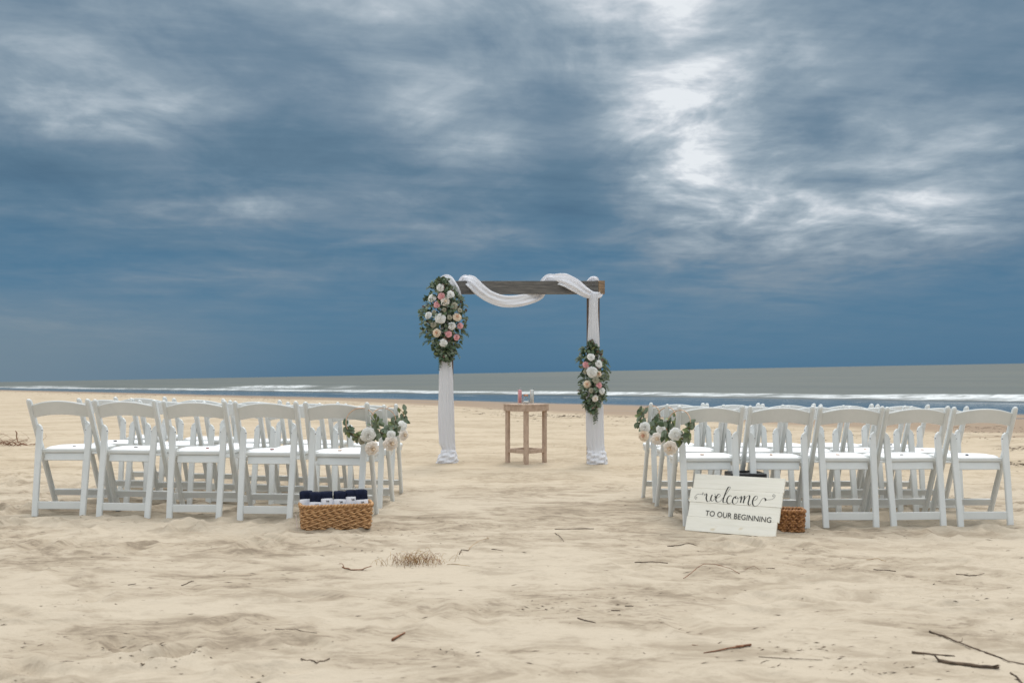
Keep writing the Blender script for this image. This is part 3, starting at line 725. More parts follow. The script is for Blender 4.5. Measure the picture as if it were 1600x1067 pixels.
arrangement('flower_arrangement', 'narrow arrangement of white and blush roses halfway down the right post', 926, 590,
    [(536,921,928),(545,910,934),(555,907,940),(568,906,945),(580,909,947),(592,911,948),(605,909,948),(613,906,946),(622,912,942),(632,916,939),(638,918,934),(643,920,928)],
    [(923.5,557.8,5.4,'white'),(935.7,568.4,5.8,'white'),(925.3,581.2,7.8,'white'),(940.5,610.4,5,'white'),(916,569.6,5,'pink'),(936,601.3,4.8,'pink'),(930.2,622.6,4.6,'blush'),
     (917.8,600.3,5.4,'peach'),(935.5,584.5,4.6,'peach'),(931.4,593.4,5,'dusty'),(915.6,580,3.8,'dusty'),(924,610,3.6,'dusty')], 9, 800, 'flowers tied to the arch posts')
# ------------------------------------------------------------------ hoop wreaths on the aisle chairs
def single_leaf(name, mt):
    m = MB(); vs, fs = leaf_verts(Vector((0,0,0)), Vector((0,-1,0)), Vector((0,0,1)), 1, .62, .18); m.add(vs, fs, True); return m.mesh(name, [mt])
LM = [single_leaf('leaf', M['leaf_dark']), single_leaf('leaf', M['leaf_grey']), single_leaf('leaf', M['leaf_grey']), single_leaf('leaf', M['leaf_grey']), single_leaf('leaf', M['leaf_light'])]
def wreath(cu, cv, Y, r, yaw, roses, arc, label, seed, sidex):
    rr = random.Random(seed); c = PX(cu, cv, Y-.035)
    t = empty('flower_hoop', c, 0, label=label, cat='flower hoop', group='flower hoops hung on the aisle-end chairs')
    Ry = Matrix.Rotation(yaw, 3, 'Z') @ Matrix.Rotation(R(-14), 3, 'X')
    def hp(a, k=1.0): return Ry @ Vector((math.cos(a)*r*k, 0, math.sin(a)*r*k))
    m = MB(); m.tube([hp(2*math.pi*i/48) for i in range(49)], .0032, 7, False); m.build('hoop', M['hoop'], t)
    m = MB(); a0, a1 = arc
    m.tube([hp(lerp(a0, a1, i/20), 1.02)+rv(rr)*.003 for i in range(21)], .004, 5); m.build('stem', M['stem'], t)
    for i in range(84):
        f = rr.random(); a = lerp(a0, a1, f); p = hp(a)+rv(rr)*rr.uniform(.006,.036)
        out_d = (hp(a).normalized()*rr.uniform(-.3, 1.1)+Ry @ Vector((-math.sin(a), 0, math.cos(a)))*rr.choice((-1,1))*rr.uniform(.2, .9)+Vector((0,-1,0))*rr.uniform(-.1,.8)).normalized()
        L = rr.uniform(.032, .058)
        o = link('leaf', rr.choice(LM), t); o.location = p
        up = out_d; n = (Vector((0,-1,.4))+rv(rr)*.6); n = (n-up*n.dot(up)).normalized(); x = n.cross(up)*-1
        Rm = Matrix((up.cross(-n), -n, up)).transposed()
        o.rotation_euler = Rm.to_euler(); o.scale = (L*rr.uniform(.8,1.15), L, L)
    for (u, v, rp, k) in roses:
        o = link(k+'_rose', RM[k], t); s = rp*Y/F*.90; o.scale = (s, s, s*1.25)
        o.location = PX(u, v-2.5, Y-.085)-c
        d_ = Vector(((u-cu)/25+rr.uniform(-.2,.2), -1, -.15+rr.uniform(-.2,.2))); o.rotation_euler = d_.to_track_quat('Z','Y').to_euler(); o.rotation_euler.rotate_axis('Z', rr.uniform(0,6))
    return t
PI = math.pi
wreath(564,660,6.50,.096,R(8),[(575,682,11,'white'),(581,703,10.5,'blush'),(566,690,6,'dusty')],(R(188),R(376)),'hoop with white and peach roses on the rearmost left aisle chair',1,-1)
wreath(599,657,7.28,.092,R(18),[(610.5,695,11,'blush'),(611,682,6.5,'white')],(R(190),R(365)),'hoop with a large blush rose on the middle left aisle chair',2,-1)
wreath(615,651,8.02,.088,R(30),[(626.5,669,8.5,'white'),(631,682,8,'blush')],(R(190),R(372)),'hoop with white and cream roses on the left aisle chair nearest the sea',3,-1)
wreath(1060,664,6.40,.098,R(-50),[(1055,681,9,'white'),(1047,702,10.5,'blush')],(R(165),R(372)),'hoop with white and peach roses on the rearmost right aisle chair',4,1)
wreath(1040,657,7.12,.096,R(-50),[(1034,673,7.5,'white'),(1028,688,9.5,'blush')],(R(165),R(372)),'hoop with cream roses on the middle right aisle chair',5,1)
wreath(1016,652,7.75,.094,R(-48),[(1008,670,8,'white'),(1006,683,8,'peach')],(R(150),R(370)),'hoop with white and peach roses on the right aisle chair nearest the sea',6,1)
# ------------------------------------------------------------------ table and vases
YT = 11.12; tcx = AX(822, YT); tg = gz(tcx, YT)
tb = empty('side_table', (tcx, YT, tg), R(45), label='small square light brown wooden table under the arch, corner towards the aisle', cat='table')
ht = AZ(631, YT)-tg; sd2 = .360/2
m = MB()
for i in range(4):
    mm = MB(); wd_ = .360/4
    mm.box((0, -sd2+wd_*(i+.5), ht-.010), (.360, wd_-.003, .020), None, .002); mm.build('top_plank', M['table'], tb)
for i, (x, y, sx, sy) in enumerate(((0,-sd2+.010,.356,.018),(0,sd2-.010,.356,.018),(-sd2+.010,0,.018,.318),(sd2-.010,0,.018,.318))):
    mm = MB(); mm.box((x, y, ht-.0215-.028), (sx, sy, .056), None, .002); mm.build('apron', M['table'], tb)
for sx in (-1, 1):
    for sy in (-1, 1):
        mm = MB(); mm.box((sx*.145, sy*.145, (ht-.078)/2-.05), (.040,.040,ht-.078+.10), None, .003); mm.build('leg', M['table'], tb)
for (x, y, sx, sy) in ((0,-.145,.25,.028),(0,.145,.25,.028),(-.145,0,.028,.25),(.145,0,.028,.25)):
    mm = MB(); mm.box((x, y, .135), (sx, sy, .042), None, .003); mm.build('rung', M['table'], tb)
def lathe(m, prof, n=20, c=(0,0,0)):
    m.loft([[(c[0]+r*math.cos(2*PI*k/n), c[1]+r*math.sin(2*PI*k/n), c[2]+z) for k in range(n)] for r, z in prof])
def vase(u, v_top, r, fill, mt, label, dy=-.09, yoff=0):
    x = AX(u, YT+dy); z = tg+ht+.0005; h = AZ(v_top, YT+dy)-z
    t = empty('glass_vase', (x, YT+dy, z), label=label, cat='vase', group='sand ceremony vases on the table')
    m = MB(); lathe(m, [(r*.97,0),(r,.004),(r,h-.002),(r*1.0,h),(r*.93,h),(r*.93,h-.004),(r*.93,.012),(r*.2,.010)]); m.build('glass', M['glass'], t)
    m = MB(); lathe(m, [(r*.2,.0125),(r*.915,.0125),(r*.915,h*fill*.5),(r*.915,h*fill),(r*.4,h*fill+.003)]); m.build('sand_fill', mt, t)
vase(812.3, 606.5, .0235, .88, M['pink_sand'], 'tall clear glass cylinder filled with pink sand, on the table')
vase(831.2, 606.8, .0215, .90, M['white_sand'], 'tall clear glass cylinder filled with white sand, on the table')
x = AX(821.8, YT-.11); z = tg+ht+.0005; h = AZ(616.5, YT-.11)-z
t = empty('glass_jar', (x, YT-.11, z), label='squat round glass jar with copper rim between the two tall vases', cat='jar')
m = MB(); lathe(m, [(.022,0),(.038,.006),(.042,.03),(.040,.055),(.026,h-.025),(.024,h-.004),(.022,h-.004),(.024,h-.028),(.037,.052),(.039,.03),(.034,.010),(.01,.006)]); m.build('glass', M['glass'], t)
m = MB(); lathe(m, [(.0245,h-.016),(.0268,h-.015),(.0268,h+.002),(.0245,h+.003),(.0245,h-.015)]); m.build('rim', M['copper'], t)
m = MB(); lathe(m, [(.01,.0065),(.033,.0105),(.037,.026),(.032,.034),(.01,.037)]); m.build('sand_fill', M['white_sand'], t)
# ------------------------------------------------------------------ baskets
def rrect(hx, hy, r, n):
    pts = []
    seg = [(hx-r, hy-r, 0), (-hx+r, hy-r, 90), (-hx+r, -hy+r, 180), (hx-r, -hy+r, 270)]
    per = []
    for i, (cx, cy, a0) in enumerate(seg):
        for k in range(7): a = R(a0+90*k/6); per.append(Vector((cx+r*math.cos(a), cy+r*math.sin(a), 0)))
    per.append(per[0].copy()); L = [0]
    for a, b in zip(per, per[1:]): L.append(L[-1]+(b-a).length)
    T = L[-1]; j = 0
    for i in range(n):
        s = T*i/n
        while L[j+1] < s: j += 1
        f = (s-L[j])/(L[j+1]-L[j]+1e-9); p = per[j].lerp(per[j+1], f)
        q_ = per[j+1]-per[j]; nn = Vector((q_.y, -q_.x, 0)).normalized() if q_.length > 0 else Vector((1,0,0))
        pts.append((p, nn))
    return pts, T
def basket(loc, rz, hx, hy, h, rows, mt, label, stake=.034, rad=.011, hole=False, seed=0, taper=.90, tilt=0):
    t = empty('wicker_basket', loc, rz, label=label, cat='basket'); rr = random.Random(seed); t.rotation_euler[1] = tilt
    dz = h/rows
    for k in range(rows):
        tp = lerp(taper, 1, (k+.5)/rows); n = 220
        pts, T = rrect(hx*tp, hy*tp, .045*min(1, hx/.15), n); ns = round(T/stake/2)*2; off = .0045
        path = []
        for i, (p, nn) in enumerate(pts+[pts[0]]):
            s = i/n*ns*PI+(k % 2)*PI
            path.append(p-nn*(0)+nn*off*math.sin(s)*1.0+Vector((0,0,dz*(k+.5)+.0035*math.sin(s*2+k)+rr.uniform(-.0006,.0006))))
        rs = [rad*.62*(1+.22*math.sin(i/n*ns*PI*2+k*1.7)) for i in range(n+1)]
        if hole and k in (rows-3, rows-4):      # open grip on the left end
            keep = [i for i, p in enumerate(path) if not (p.x < -hx*tp+.03 and abs(p.y) < hy*.45)]
            runs = []; cur = []
            for i in keep:
                if cur and i != cur[-1]+1: runs.append(cur); cur = []
                cur.append(i)
            runs.append(cur)
            m = MB()
            for r_ in runs: m.tube([path[i] for i in r_], [rs[i] for i in r_], 7, True)
            m.build('wicker_strand', mt, t)
        else:
            m = MB(); m.tube(path, rs, 7, False); m.build('wicker_strand', mt, t)
    # braided rim
    pts, T = rrect(hx+.002, hy+.002, .045*min(1, hx/.15), 260); nb = round(T/.02)
    m = MB()
    for ph in (0, PI):
        m.tube([p+nn*.006*math.cos(i/260*nb*PI+ph)+Vector((0,0,h+.004+.006*math.sin(i/260*nb*PI+ph))) for i, (p, nn) in enumerate(pts+[pts[0]])], rad*.62, 7, False)
    m.build('rim', mt, t)
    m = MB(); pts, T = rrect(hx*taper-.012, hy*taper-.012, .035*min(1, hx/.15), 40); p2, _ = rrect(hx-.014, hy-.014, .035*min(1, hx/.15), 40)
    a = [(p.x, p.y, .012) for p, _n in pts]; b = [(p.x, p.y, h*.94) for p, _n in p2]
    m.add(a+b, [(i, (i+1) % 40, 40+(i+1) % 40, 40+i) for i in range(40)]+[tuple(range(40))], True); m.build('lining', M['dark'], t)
    return t
g = G(528, 826.5)
bz = g.z-.004
ba = R(14); bc = Vector((g.x-.030, g.y+.10, bz)); BH = .145
basket(bc, ba, .220, .105, BH, 12, M['wick'], 'long rectangular tan wicker basket of rolled navy shawls before left chairs', hole=True, stake=.046, rad=.0105, taper=.95, seed=2, tilt=R(0))
m = MB(); m.box((0,0,.045), (.003,.020,.085), None, .001); o = m.build('paper_tag', M['tag']); o.location = bc+Vector((-.2405*math.cos(ba)+.03*math.sin(ba), -.2405*math.sin(ba)-.03*math.cos(ba), .005)); o.rotation_euler = (0, R(-6), ba)
tag(o, 'pale pink tag hanging on the left end of the tan basket', 'tag')
# rolled shawls
rolls = [(480,768,.034,-2),(492,770,.033,3),(510.5,769,.034,-1),(529.5,768.5,.033,2),(548.5,767,.034,1),(565,766,.036,-2)]
def scribble(m, s0, R_, z0, rr, n=3):   # handwriting-like strokes wrapped round the band
    x = s0
    pts = []
    for i in range(14*n):
        t = i/14; pts.append((x+t*.0075, z0+.0042*math.sin(t*6.28*1.0)+.0028*math.sin(t*6.28*2.3+1)+(.006 if i in (3,4,25) else 0)))
    P = []
    for s, z in pts:
        a = s/R_-PI/2; P.append(Vector((math.cos(a)*(R_+.0006), math.sin(a)*(R_+.0006), z)))
    m.tube(P, .0008, 4)
for i, (u, v, r_, lean) in enumerate(rolls):
    Yr = bc.y-.02+(-.03 if i else .06)+(u-528)/252*math.tan(ba)*1.0
    Yr = bc.y+((u-528)/F*bc.y)*math.tan(ba)-(.046 if i else -.03)
    x = AX(u, Yr); zt = AZ(v, Yr); zb = bz+.03
    t = empty('rolled_shawl', (x, Yr, zb), ba, label='', cat='rolled shawl', group='rolled navy shawls in the tan basket')
    t['label'] = ['navy shawl roll leaning at the left end of the tan basket', 'second navy shawl roll from the left in the tan basket', 'third navy shawl roll from the left in the tan basket', 'middle-right navy shawl roll, third from the right in the basket', 'navy shawl roll with the highest white band, second from the right', 'rightmost navy shawl roll in the tan basket'][i]
    t.rotation_euler = (R(rnd.uniform(-3,2)), R(lean), ba)
    H = zt-zb; r_ *= 1.12; m = MB(); rings = []
    rr = random.Random(i)
    for k in range(9):
        z = H*k/8; rings.append([((r_*1.08*math.cos(a))*(1+.03*math.sin(z*60+3*a)), r_*.85*math.sin(a)*(1+.04*math.sin(z*45+5*a+i)), z+(.005*math.sin(2*a+i) if k == 8 else 0)) for a in [2*PI*q_/20 for q_ in range(20)]])
    rings.append([(p[0]*.72, p[1]*.72, H+.006) for p in rings[-1]]); rings.append([(p[0]*.5, p[1]*.5, H-.004) for p in rings[-1]]); rings.append([(p[0]*.3, p[1]*.3, H+.002) for p in rings[-1]])
    m.loft(rings); m.build('cloth', M['navy'], t)
    bt_ = [780,785,779.5,780,776.5,780][i]; zbt = AZ(bt_, Yr)-zb; R2 = r_*1.12
    m = MB(); seg = [2*PI*q_/24 for q_ in range(24)]
    def top(a): return zbt-.006*(math.cos(a+PI/2)<0)*0 + .006*math.cos(a+PI/2)
    m.loft([[(R2*math.cos(a), R2*.88*math.sin(a), zbt-.055) for a in seg], [(R2*math.cos(a), R2*.88*math.sin(a), top(a)-.002) for a in seg], [(R2*.98*math.cos(a), R2*.86*math.sin(a), top(a)) for a in seg], [(R2*.9*math.cos(a), R2*.8*math.sin(a), top(a)-.001) for a in seg]], cap=False)
    bd = m.build('paper_band', M['paper'], t)
    if i:
        m = MB(); scribble(m, -.004, R2*.93, zbt-.012, rr, 3); m.build('handwriting', M['ink'], bd)
g = G(1239.5, 831)
basket((g.x, g.y+.07, g.z-.004), R(-6), .080, .065, .128, 8, M['wick2'], 'small square dark brown wicker basket beside the welcome sign', stake=.022, rad=.0125, seed=5, taper=.93)
# ------------------------------------------------------------------ speaker box behind the sign
g = G(1170, 823); zt = .322
xb = (AX(1142, 6.45)+AX(1198.5, 6.45))/2
gb = gz(xb, 6.5, False)
t = empty('black_speaker', (xb, 6.55, gb-.01), R(2), label='black loudspeaker box standing behind the welcome sign', cat='speaker')
hb = zt-gb+.018
m = MB(); m.box((0, 0, hb/2), (.230,.20,hb), None, .006); sp_ = m.build('cabinet', M['black_box'], t)
m = MB(); m.box((0, -.103, hb*.52), (.205,.006,hb*.82), None, .003); m.build('grille', M['black_box'], sp_)
m = MB(); m.tube([(-.05,0,hb+.001),(-.045,0,hb+.006),(.045,0,hb+.006),(.05,0,hb+.001)], .004, 6, flat=(1,2)); m.build('handle', M['black_box'], sp_)
# ------------------------------------------------------------------ welcome sign
PL = Vector((AX(1070,6.22), 6.22, 0)); gl = G(1070, 829); gr = G(1212, 841.5)
PL = Vector(gl)
yaw_s = math.atan2(gr.y-gl.y, gr.x-gl.x); Ls = (Vector((gr.x, gr.y))-Vector((gl.x, gl.y))).length
sg = empty('welcome_sign', (gl.x, gl.y, gl.z+.004), label='cream painted plank sign lettered welcome to our beginning, leaning by chairs', cat='sign')
sg.rotation_mode = 'XYZ'
drop = math.atan2(gr.z-gl.z, Ls)
Rs = Matrix.Rotation(yaw_s, 4, 'Z') @ Matrix.Rotation(-drop-R(.2), 4, 'Y') @ Matrix.Rotation(R(-26), 4, 'X')
sg.rotation_euler = Rs.to_euler()
SW = Ls; SH = .380; ph_ = SH/4
lo = [0.0, .004, -.002, .010]; ro = [-.002, .008, .012, .016]
for i in range(4):
    m = MB(); x0, x1 = lo[i], SW+ro[i]
    m.box(((x0+x1)/2, .009+.0015*(i % 2), ph_*(i+.5)), (x1-x0, .018, ph_-.0010), None, .0018); m.build('plank', M['sign'], sg)
for x in (.08, SW-.08):
    m = MB(); m.box((x, .028, SH/2), (.05,.016,SH-.03), None, .002); m.build('batten', M['sign'], sg)
def S(zx, zy):      # detail-picture position -> board plane
    O_ = Vector((228, 145)); e = Vector((975, 60))/SW; tt = Vector((-92, 615))/SH
    dx_, dy_ = zx-O_.x, zy-O_.y; det = e.x*tt.y-e.y*tt.x
    s = (dx_*tt.y-dy_*tt.x)/det; t_ = (e.x*dy_-e.y*dx_)/det
    return s+.004, SH-t_
def catmull(P, n=8):
    o_ = []
    for i in range(len(P)-1):
        p0, p1, p2, p3 = P[max(i-1,0)], P[i], P[i+1], P[min(i+2,len(P)-1)]
        for s in range(n):
            t = s/n; t2, t3 = t*t, t*t*t
            o_.append(tuple(.5*(2*p1[k]+(-p0[k]+p2[k])*t+(2*p0[k]-5*p1[k]+4*p2[k]-p3[k])*t2+(-p0[k]+3*p1[k]-3*p2[k]+p3[k])*t3) for k in (0,1)))
    o_.append(P[-1]); return o_
def pen(m, P, thin=1.6, thick=6.5, yoff=-.0016, wmode='pen'):
    Q = catmull(P); pts = [Vector((S(*q_)[0], S(*q_)[1])) for q_ in Q]; n = len(pts)
    k_ = SW/975; W = []
    for i in range(n):
        d_ = Q[min(i+1,n-1)][1]-Q[max(i-1,0)][1]; dl = math.hypot(Q[min(i+1,n-1)][0]-Q[max(i-1,0)][0], d_)+1e-6
        dn = max(0, d_/dl) if wmode == 'pen' else 0
        W.append((thin+(thick-thin)*dn**1.3)*k_)
    W = [(W[max(i-1,0)]+W[i]+W[min(i+1,n-1)])/3 for i in range(n)]
    vs = []
    for i in range(n):
        t = (pts[min(i+1,n-1)]-pts[max(i-1,0)]); t = t.normalized() if t.length > 0 else Vector((1,0)); nn = Vector((-t.y, t.x))
        for s in (1,-1): q_ = pts[i]+nn*W[i]*s; vs.append((q_.x, yoff, q_.y))
    m.add(vs, [(2*i, 2*i+1, 2*i+3, 2*i+2) for i in range(n-1)])
LET = {
 'w': [[(348,388),(356,372),(368,368),(372,385),(366,412),(372,440),(388,452),(408,440),(424,410),(434,378)], [(434,378),(420,408),(418,436),(432,446),(450,436),(464,410),(468,384),(458,368)]],
 'e': [[(462,392),(478,412),(500,408),(520,392),(520,376),(505,372),(486,390),(474,420),(478,448),(498,456),(524,446),(548,420)]],
 'l': [[(540,428),(575,385),(610,340),(632,308),(628,294),(610,300),(588,340),(566,395),(552,445),(560,462),(582,456),(600,436)]],
 'c': [[(642,402),(640,388),(622,390),(602,412),(594,445),(604,468),(628,470),(655,452)]],
 'o': [[(690,396),(670,410),(656,440),(662,470),(684,474),(708,456),(716,424),(704,398),(688,400),(694,418),(722,414),(742,400)]],
 'm': [[(738,418),(752,394),(750,425),(742,462)], [(744,455),(762,415),(784,392),(788,402),(778,440),(772,466)], [(774,460),(796,415),(826,388),(842,392),(834,430),(824,470),(836,488),(858,474)]],
 'f': [[(864,440),(890,440),(920,420),(926,398),(908,392),(886,412),(872,450),(876,484),(898,498),(930,484),(956,450),(972,424),(994,412),(1012,424),(1008,440),(996,438)]],
}
m = MB()
for k, L_ in LET.items():
    for P_ in L_: pen(m, P_)
m.build('script_lettering', M['ink'], sg)
m = MB()
for P_ in [[(360,384),(344,374),(332,356),(322,364),(330,378),(310,374),(275,372),(248,388),(238,408),(248,426),(264,414),(256,402),(250,410)],
           [(996,420),(1012,432),(1040,430),(1070,428),(1100,412),(1112,390),(1100,374),(1086,386),(1092,398),(1102,392)]]:
    pen(m, P_, 1.3, 1.9)
m.build('flourish', M['ink'], sg)
tcu = bpy.data.curves.new('t', 'FONT'); tcu.body = 'TO OUR BEGINNING'; tcu.size = 1; tcu.space_character = 1.0
to = bpy.data.objects.new('t', tcu); col.objects.link(to); bpy.context.view_layer.update()
dg = bpy.context.evaluated_depsgraph_get(); tm = bpy.data.meshes.new_from_object(to.evaluated_get(dg)); bpy.data.objects.remove(to)
xs0 = [v.co.x for v in tm.vertices]; ys0 = [v.co.y for v in tm.vertices]; x0, x1, y0, y1 = min(xs0), max(xs0), min(ys0), max(ys0)
s0, t0_ = S(355, 602); s1, t1_ = S(1060, 670); sh = abs(S(355, 545)[1]-S(355, 602)[1])
for v in tm.vertices:
    fx = (v.co.x-x0)/(x1-x0); fy = (v.co.y-y0)/(y1-y0); v.co = (s0+(s1-s0)*fx, -.0016, t0_+(t1_-t0_)*fx+fy*sh)
tm.materials.clear(); tm.materials.append(M['ink']); link('printed_lettering', tm, sg)
# ------------------------------------------------------------------ shells on the seats
def find(side, row, n): return [c for c in CH if c['side'] == side and c['row'] == row and c['n'] == n][0]
def shell_mesh(name, mt, seed):
    rr = random.Random(seed); m = MB(); rings = []
    for k in range(6):
        t = k/5; r = math.sin(lerp(.35, PI-.15, t)); rings.append([(r*math.cos(a)*(1+.06*math.sin(7*a)), r*.75*math.sin(a)*(1+.06*math.sin(7*a)), .12+(-math.cos(lerp(.35, PI, t))+.94)*.30) for a in [2*PI*q_/14 for q_ in range(14)]])
    m.loft(rings); return m.mesh(name, [mt])
SHM = {k: shell_mesh('seashell', M[k], i) for i, k in enumerate(('shell','shell_red','shell_dark','shell_grey'))}
SN = {'shell': 'tan', 'shell_red': 'dark red', 'shell_dark': 'black', 'shell_grey': 'grey'}
for (side, row, n, u, k) in [('left',0,0,116,'shell_grey'),('left',0,1,212,'shell_grey'),('left',0,2,324,'shell_red'),('left',0,3,425,'shell_red'),('left',0,4,531,'shell'),('left',1,0,180,'shell_dark'),('left',2,4,500,'shell_dark'),
                             ('right',0,0,1097,'shell'),('right',0,1,1205,'shell'),('right',0,2,1309,'shell'),('right',0,3,1409,'shell_grey'),('right',0,4,1511,'shell_dark'),
                             ('right',1,3,1352,'shell'),('right',1,4,1441,'shell'),('right',2,4,1392,'shell_dark')]:
    c = find(side, row, n); Y = c['Y']+.20; x = (u-800)/F*Y
    o = link('seashell', SHM[k]); o.location = (x, Y, c['z']+.4500); o.scale = (.016,.016,.016); o.rotation_euler = (0, 0, rnd.uniform(0, 6))
    if (side, row, n) == ('left', 2, 4): o.location.x = c['x']-.05
    kk = 4-n if side == 'left' else n
    spot = 'aisle-end' if kk == 0 else ('outer-end' if kk == 4 else ORD[kk]+'-from-aisle')
    tag(o, '%s seashell on the %s seat of the %s, %s block' % (SN[k], spot, ['rearmost row','middle row','row nearest the sea'][row], side), 'seashell', 'seashells laid on the chair seats')
# ------------------------------------------------------------------ driftwood, twigs, grass
def on_ground(u, v, lift=.0):
    g_ = G(u, v, True); return Vector((g_.x, g_.y, g_.z+lift))
def twig(pts, r0, r1, label, mt='twig', name='twig', cat='twig', lift=.003, kinks=.15, seed=0, branches=(), group='driftwood twigs on the sand'):
    rr = random.Random(seed+len(label)); P = []
    base_ = [on_ground(u, v) for u, v in pts]; TL_ = (base_[-1]-base_[0]).length; lift = min(lift, TL_*.006) if lift < .005 else lift; zm = sum(b.z for b in base_)/len(base_)
    for a, b in zip(base_, base_[1:]):
        n_ = max(3, int((b-a).length/.02))
        for i in range(n_):
            p = a.lerp(b, i/n_); P.append(p)
    P.append(base_[-1]); n_ = len(P)
    o0 = P[0].copy(); m = MB(); Q = []
    for i, p in enumerate(P):
        t = i/(n_-1); r_ = lerp(r0, r1, t)
        q_ = p+rv(rr)*r_*kinks*2; q_.z = max(gz(p.x, p.y), p.z*.5+zm*.5)+r_*.4+lift*math.sin(t*PI)*2; Q.append(q_)
    r0 *= .62; r1 *= .62
    m.tube([q_-o0 for q_ in Q], [lerp(r0, r1, i/(n_-1))*rr.uniform(.8,1.2) for i in range(n_)], 6)
    for (f, dx_, dy_, L_) in branches:
        i = int(f*(n_-1)); b0 = Q[i]; b1 = b0+Vector((dx_, dy_, L_)); mid = b0.lerp(b1, .5)+rv(rr)*.01
        m.tube([b0-o0, mid-o0, b1-o0], [lerp(r0, r1, f)*.7, lerp(r0, r1, f)*.5, lerp(r0, r1, f)*.25], 5)
    o = m.build(name, M[mt]); o.location = o0; tag(o, label, cat, group); return o
twig([(1452,988),(1500,1006),(1543,1020)], .006, .004, 'long thin dark stick lying diagonally at the lower right', branches=((.6,.03,.02,.01),))
twig([(1540,1020),(1575,1031),(1605,1039)], .005, .003, 'thin stick running off the right edge below the long diagonal one')
twig([(1425,1020),(1455,1023),(1492,1025)], .008, .003, 'short dark tapered stick left of the thick stick at lower right')
twig([(1468,1033),(1500,1039),(1530,1043),(1560,1044)], .010, .008, 'thickest dark broken stick at the lower right corner', branches=((.1,-.03,.01,.02),(.9,.02,-.02,.01)))
twig([(1580,1052),(1592,1063),(1600,1072)], .005, .003, 'small dark twig in the bottom right corner', branches=((.5,-.02,.02,.0),))
twig([(1043,853.5),(1070,853),(1100,851)], .0045, .003, 'thin straight stick on sand just left below the welcome sign')
twig([(992,879),(1020,879),(1044,880)], .0050, .004, 'straight horizontal stick on the sand left of the curved root')
twig([(867,827),(900,827),(928,827)], .0042, .003, 'straight stick in the aisle between basket and sign')
twig([(867,833),(875,839),(881,846)], .0035, .002, 'tiny slanting twig below the straight aisle stick')
twig([(1365,890),(1385,891),(1400,893)], .0045, .003, 'short dark stick lying straight below the right chairs')
twig([(1354,875),(1385,877)], .0025, .002, 'hair-thin pale stem above the short stick at right', 'straw')
twig([(1494,897),(1515,898),(1525,901),(1538,896)], .004, .002, 'small forked twig near the right edge of the sand', branches=((.3,-.02,.03,.0),))
twig([(903,966),(915,970),(930,973)], .0045, .0035, 'short dark bent twig in the lower middle sand')
twig([(976,947),(990,947)], .0045, .004, 'small dark twig stub right of the lower middle')
twig([(955,954),(969,954)], .004, .003, 'small brown twig stub beside the darker one')
twig([(613,1001),(622,995),(633,989)], .008, .005, 'short brown bark chip lying at the lower left of the aisle', 'twig_red', 'bark_chip', 'bark')
twig([(1100,1020),(1140,1014),(1174,1009)], .003, .007, 'flat brown reed blade, widest at its right end, lower centre', 'twig_red', 'reed_blade', 'reed', branches=((.95,-.20,-.01,.004),))
twig([(1185,1026),(1230,1030),(1285,1031)], .0025, .0015, 'long hair-thin stem right of the brown reed blade')
twig([(1068,904),(1085,896),(1100,889),(1118,887),(1135,890),(1156,897)], .0032, .0022, 'curved brown root arching over the sand below the sign', 'twig_red', 'root', 'root', lift=.012)
twig([(1163,887),(1172,887),(1182,892),(1190,896)], .0018, .001, 'fine curly root tip right of the arching root', 'twig_red', 'root', 'root', lift=.01)
twig([(1197,891),(1211,890)], .004, .003, 'tiny dark twig right of the curly root')
twig([(535,886),(548,891),(566,890),(580,885)], .006, .0025, 'reddish brown twig left of the dry grass tuft', 'twig_red', branches=((.15,-.03,.02,.02),(.7,.03,.02,.006)))
twig([(718,866),(721,859),(732,858)], .004, .003, 'small dark angled twig under the dry seed stalk')
twig([(732,858),(750,848),(764,841)], .0022, .0018, 'yellow seed stalk with a brown head right of the grass tuft', 'straw', 'seed_stalk', 'stalk', lift=.008, branches=((.97,.010,.0,.010),(.95,-.006,.0,.012),(.99,.004,.01,.008)))
twig([(698,882),(715,882),(735,883)], .002, .0015, 'pale straw stem right of the dry grass tuft', 'straw')
twig([(768,858),(786,861)], .003, .002, 'thin dark twig right of the yellow seed stalk')
twig([(283,915),(292,912),(303,908)], .0035, .0025, 'short dark twig in the left sand below the chairs')
twig([(200,914),(212,912)], .003, .0025, 'tiny dark twig at the far left of the sand')
twig([(430,983),(470,986),(495,989)], .0025, .0018, 'long fine stem in the left foreground')
twig([(470,1030),(495,1036),(515,1029)], .0045, .003, 'bent dark twig half buried in the left foreground')
# dry grass tuft
g = on_ground(655, 880); rr = random.Random(5); m = MB()
for i in range(150):
    a = rr.uniform(0, 2*PI); x = rr.gauss(0, .075); y = rr.gauss(0, .05); r_ = rr.uniform(.03, .12); pts = []
    dx_, dy_ = math.cos(a)*rr.uniform(.2,1), math.sin(a)*.6
    for k in range(6):
        t = k/5; pts.append(Vector((x+dx_*r_*t, y+dy_*r_*t, .002+math.sin(t*PI*rr.uniform(.7,.95))*r_*.5+rr.uniform(-.006,.006))))
    m.mi = 0 if rr.random() < .65 else 1; m.tube(pts, [.0012*(1-.6*k/5) for k in range(6)], 4)
o = m.build('dry_grass_tuft', [M['straw'], M['twig_red']]); o.location = g; tag(o, 'wispy dry grass tuft in front of the aisle, straw coloured', 'dry grass')
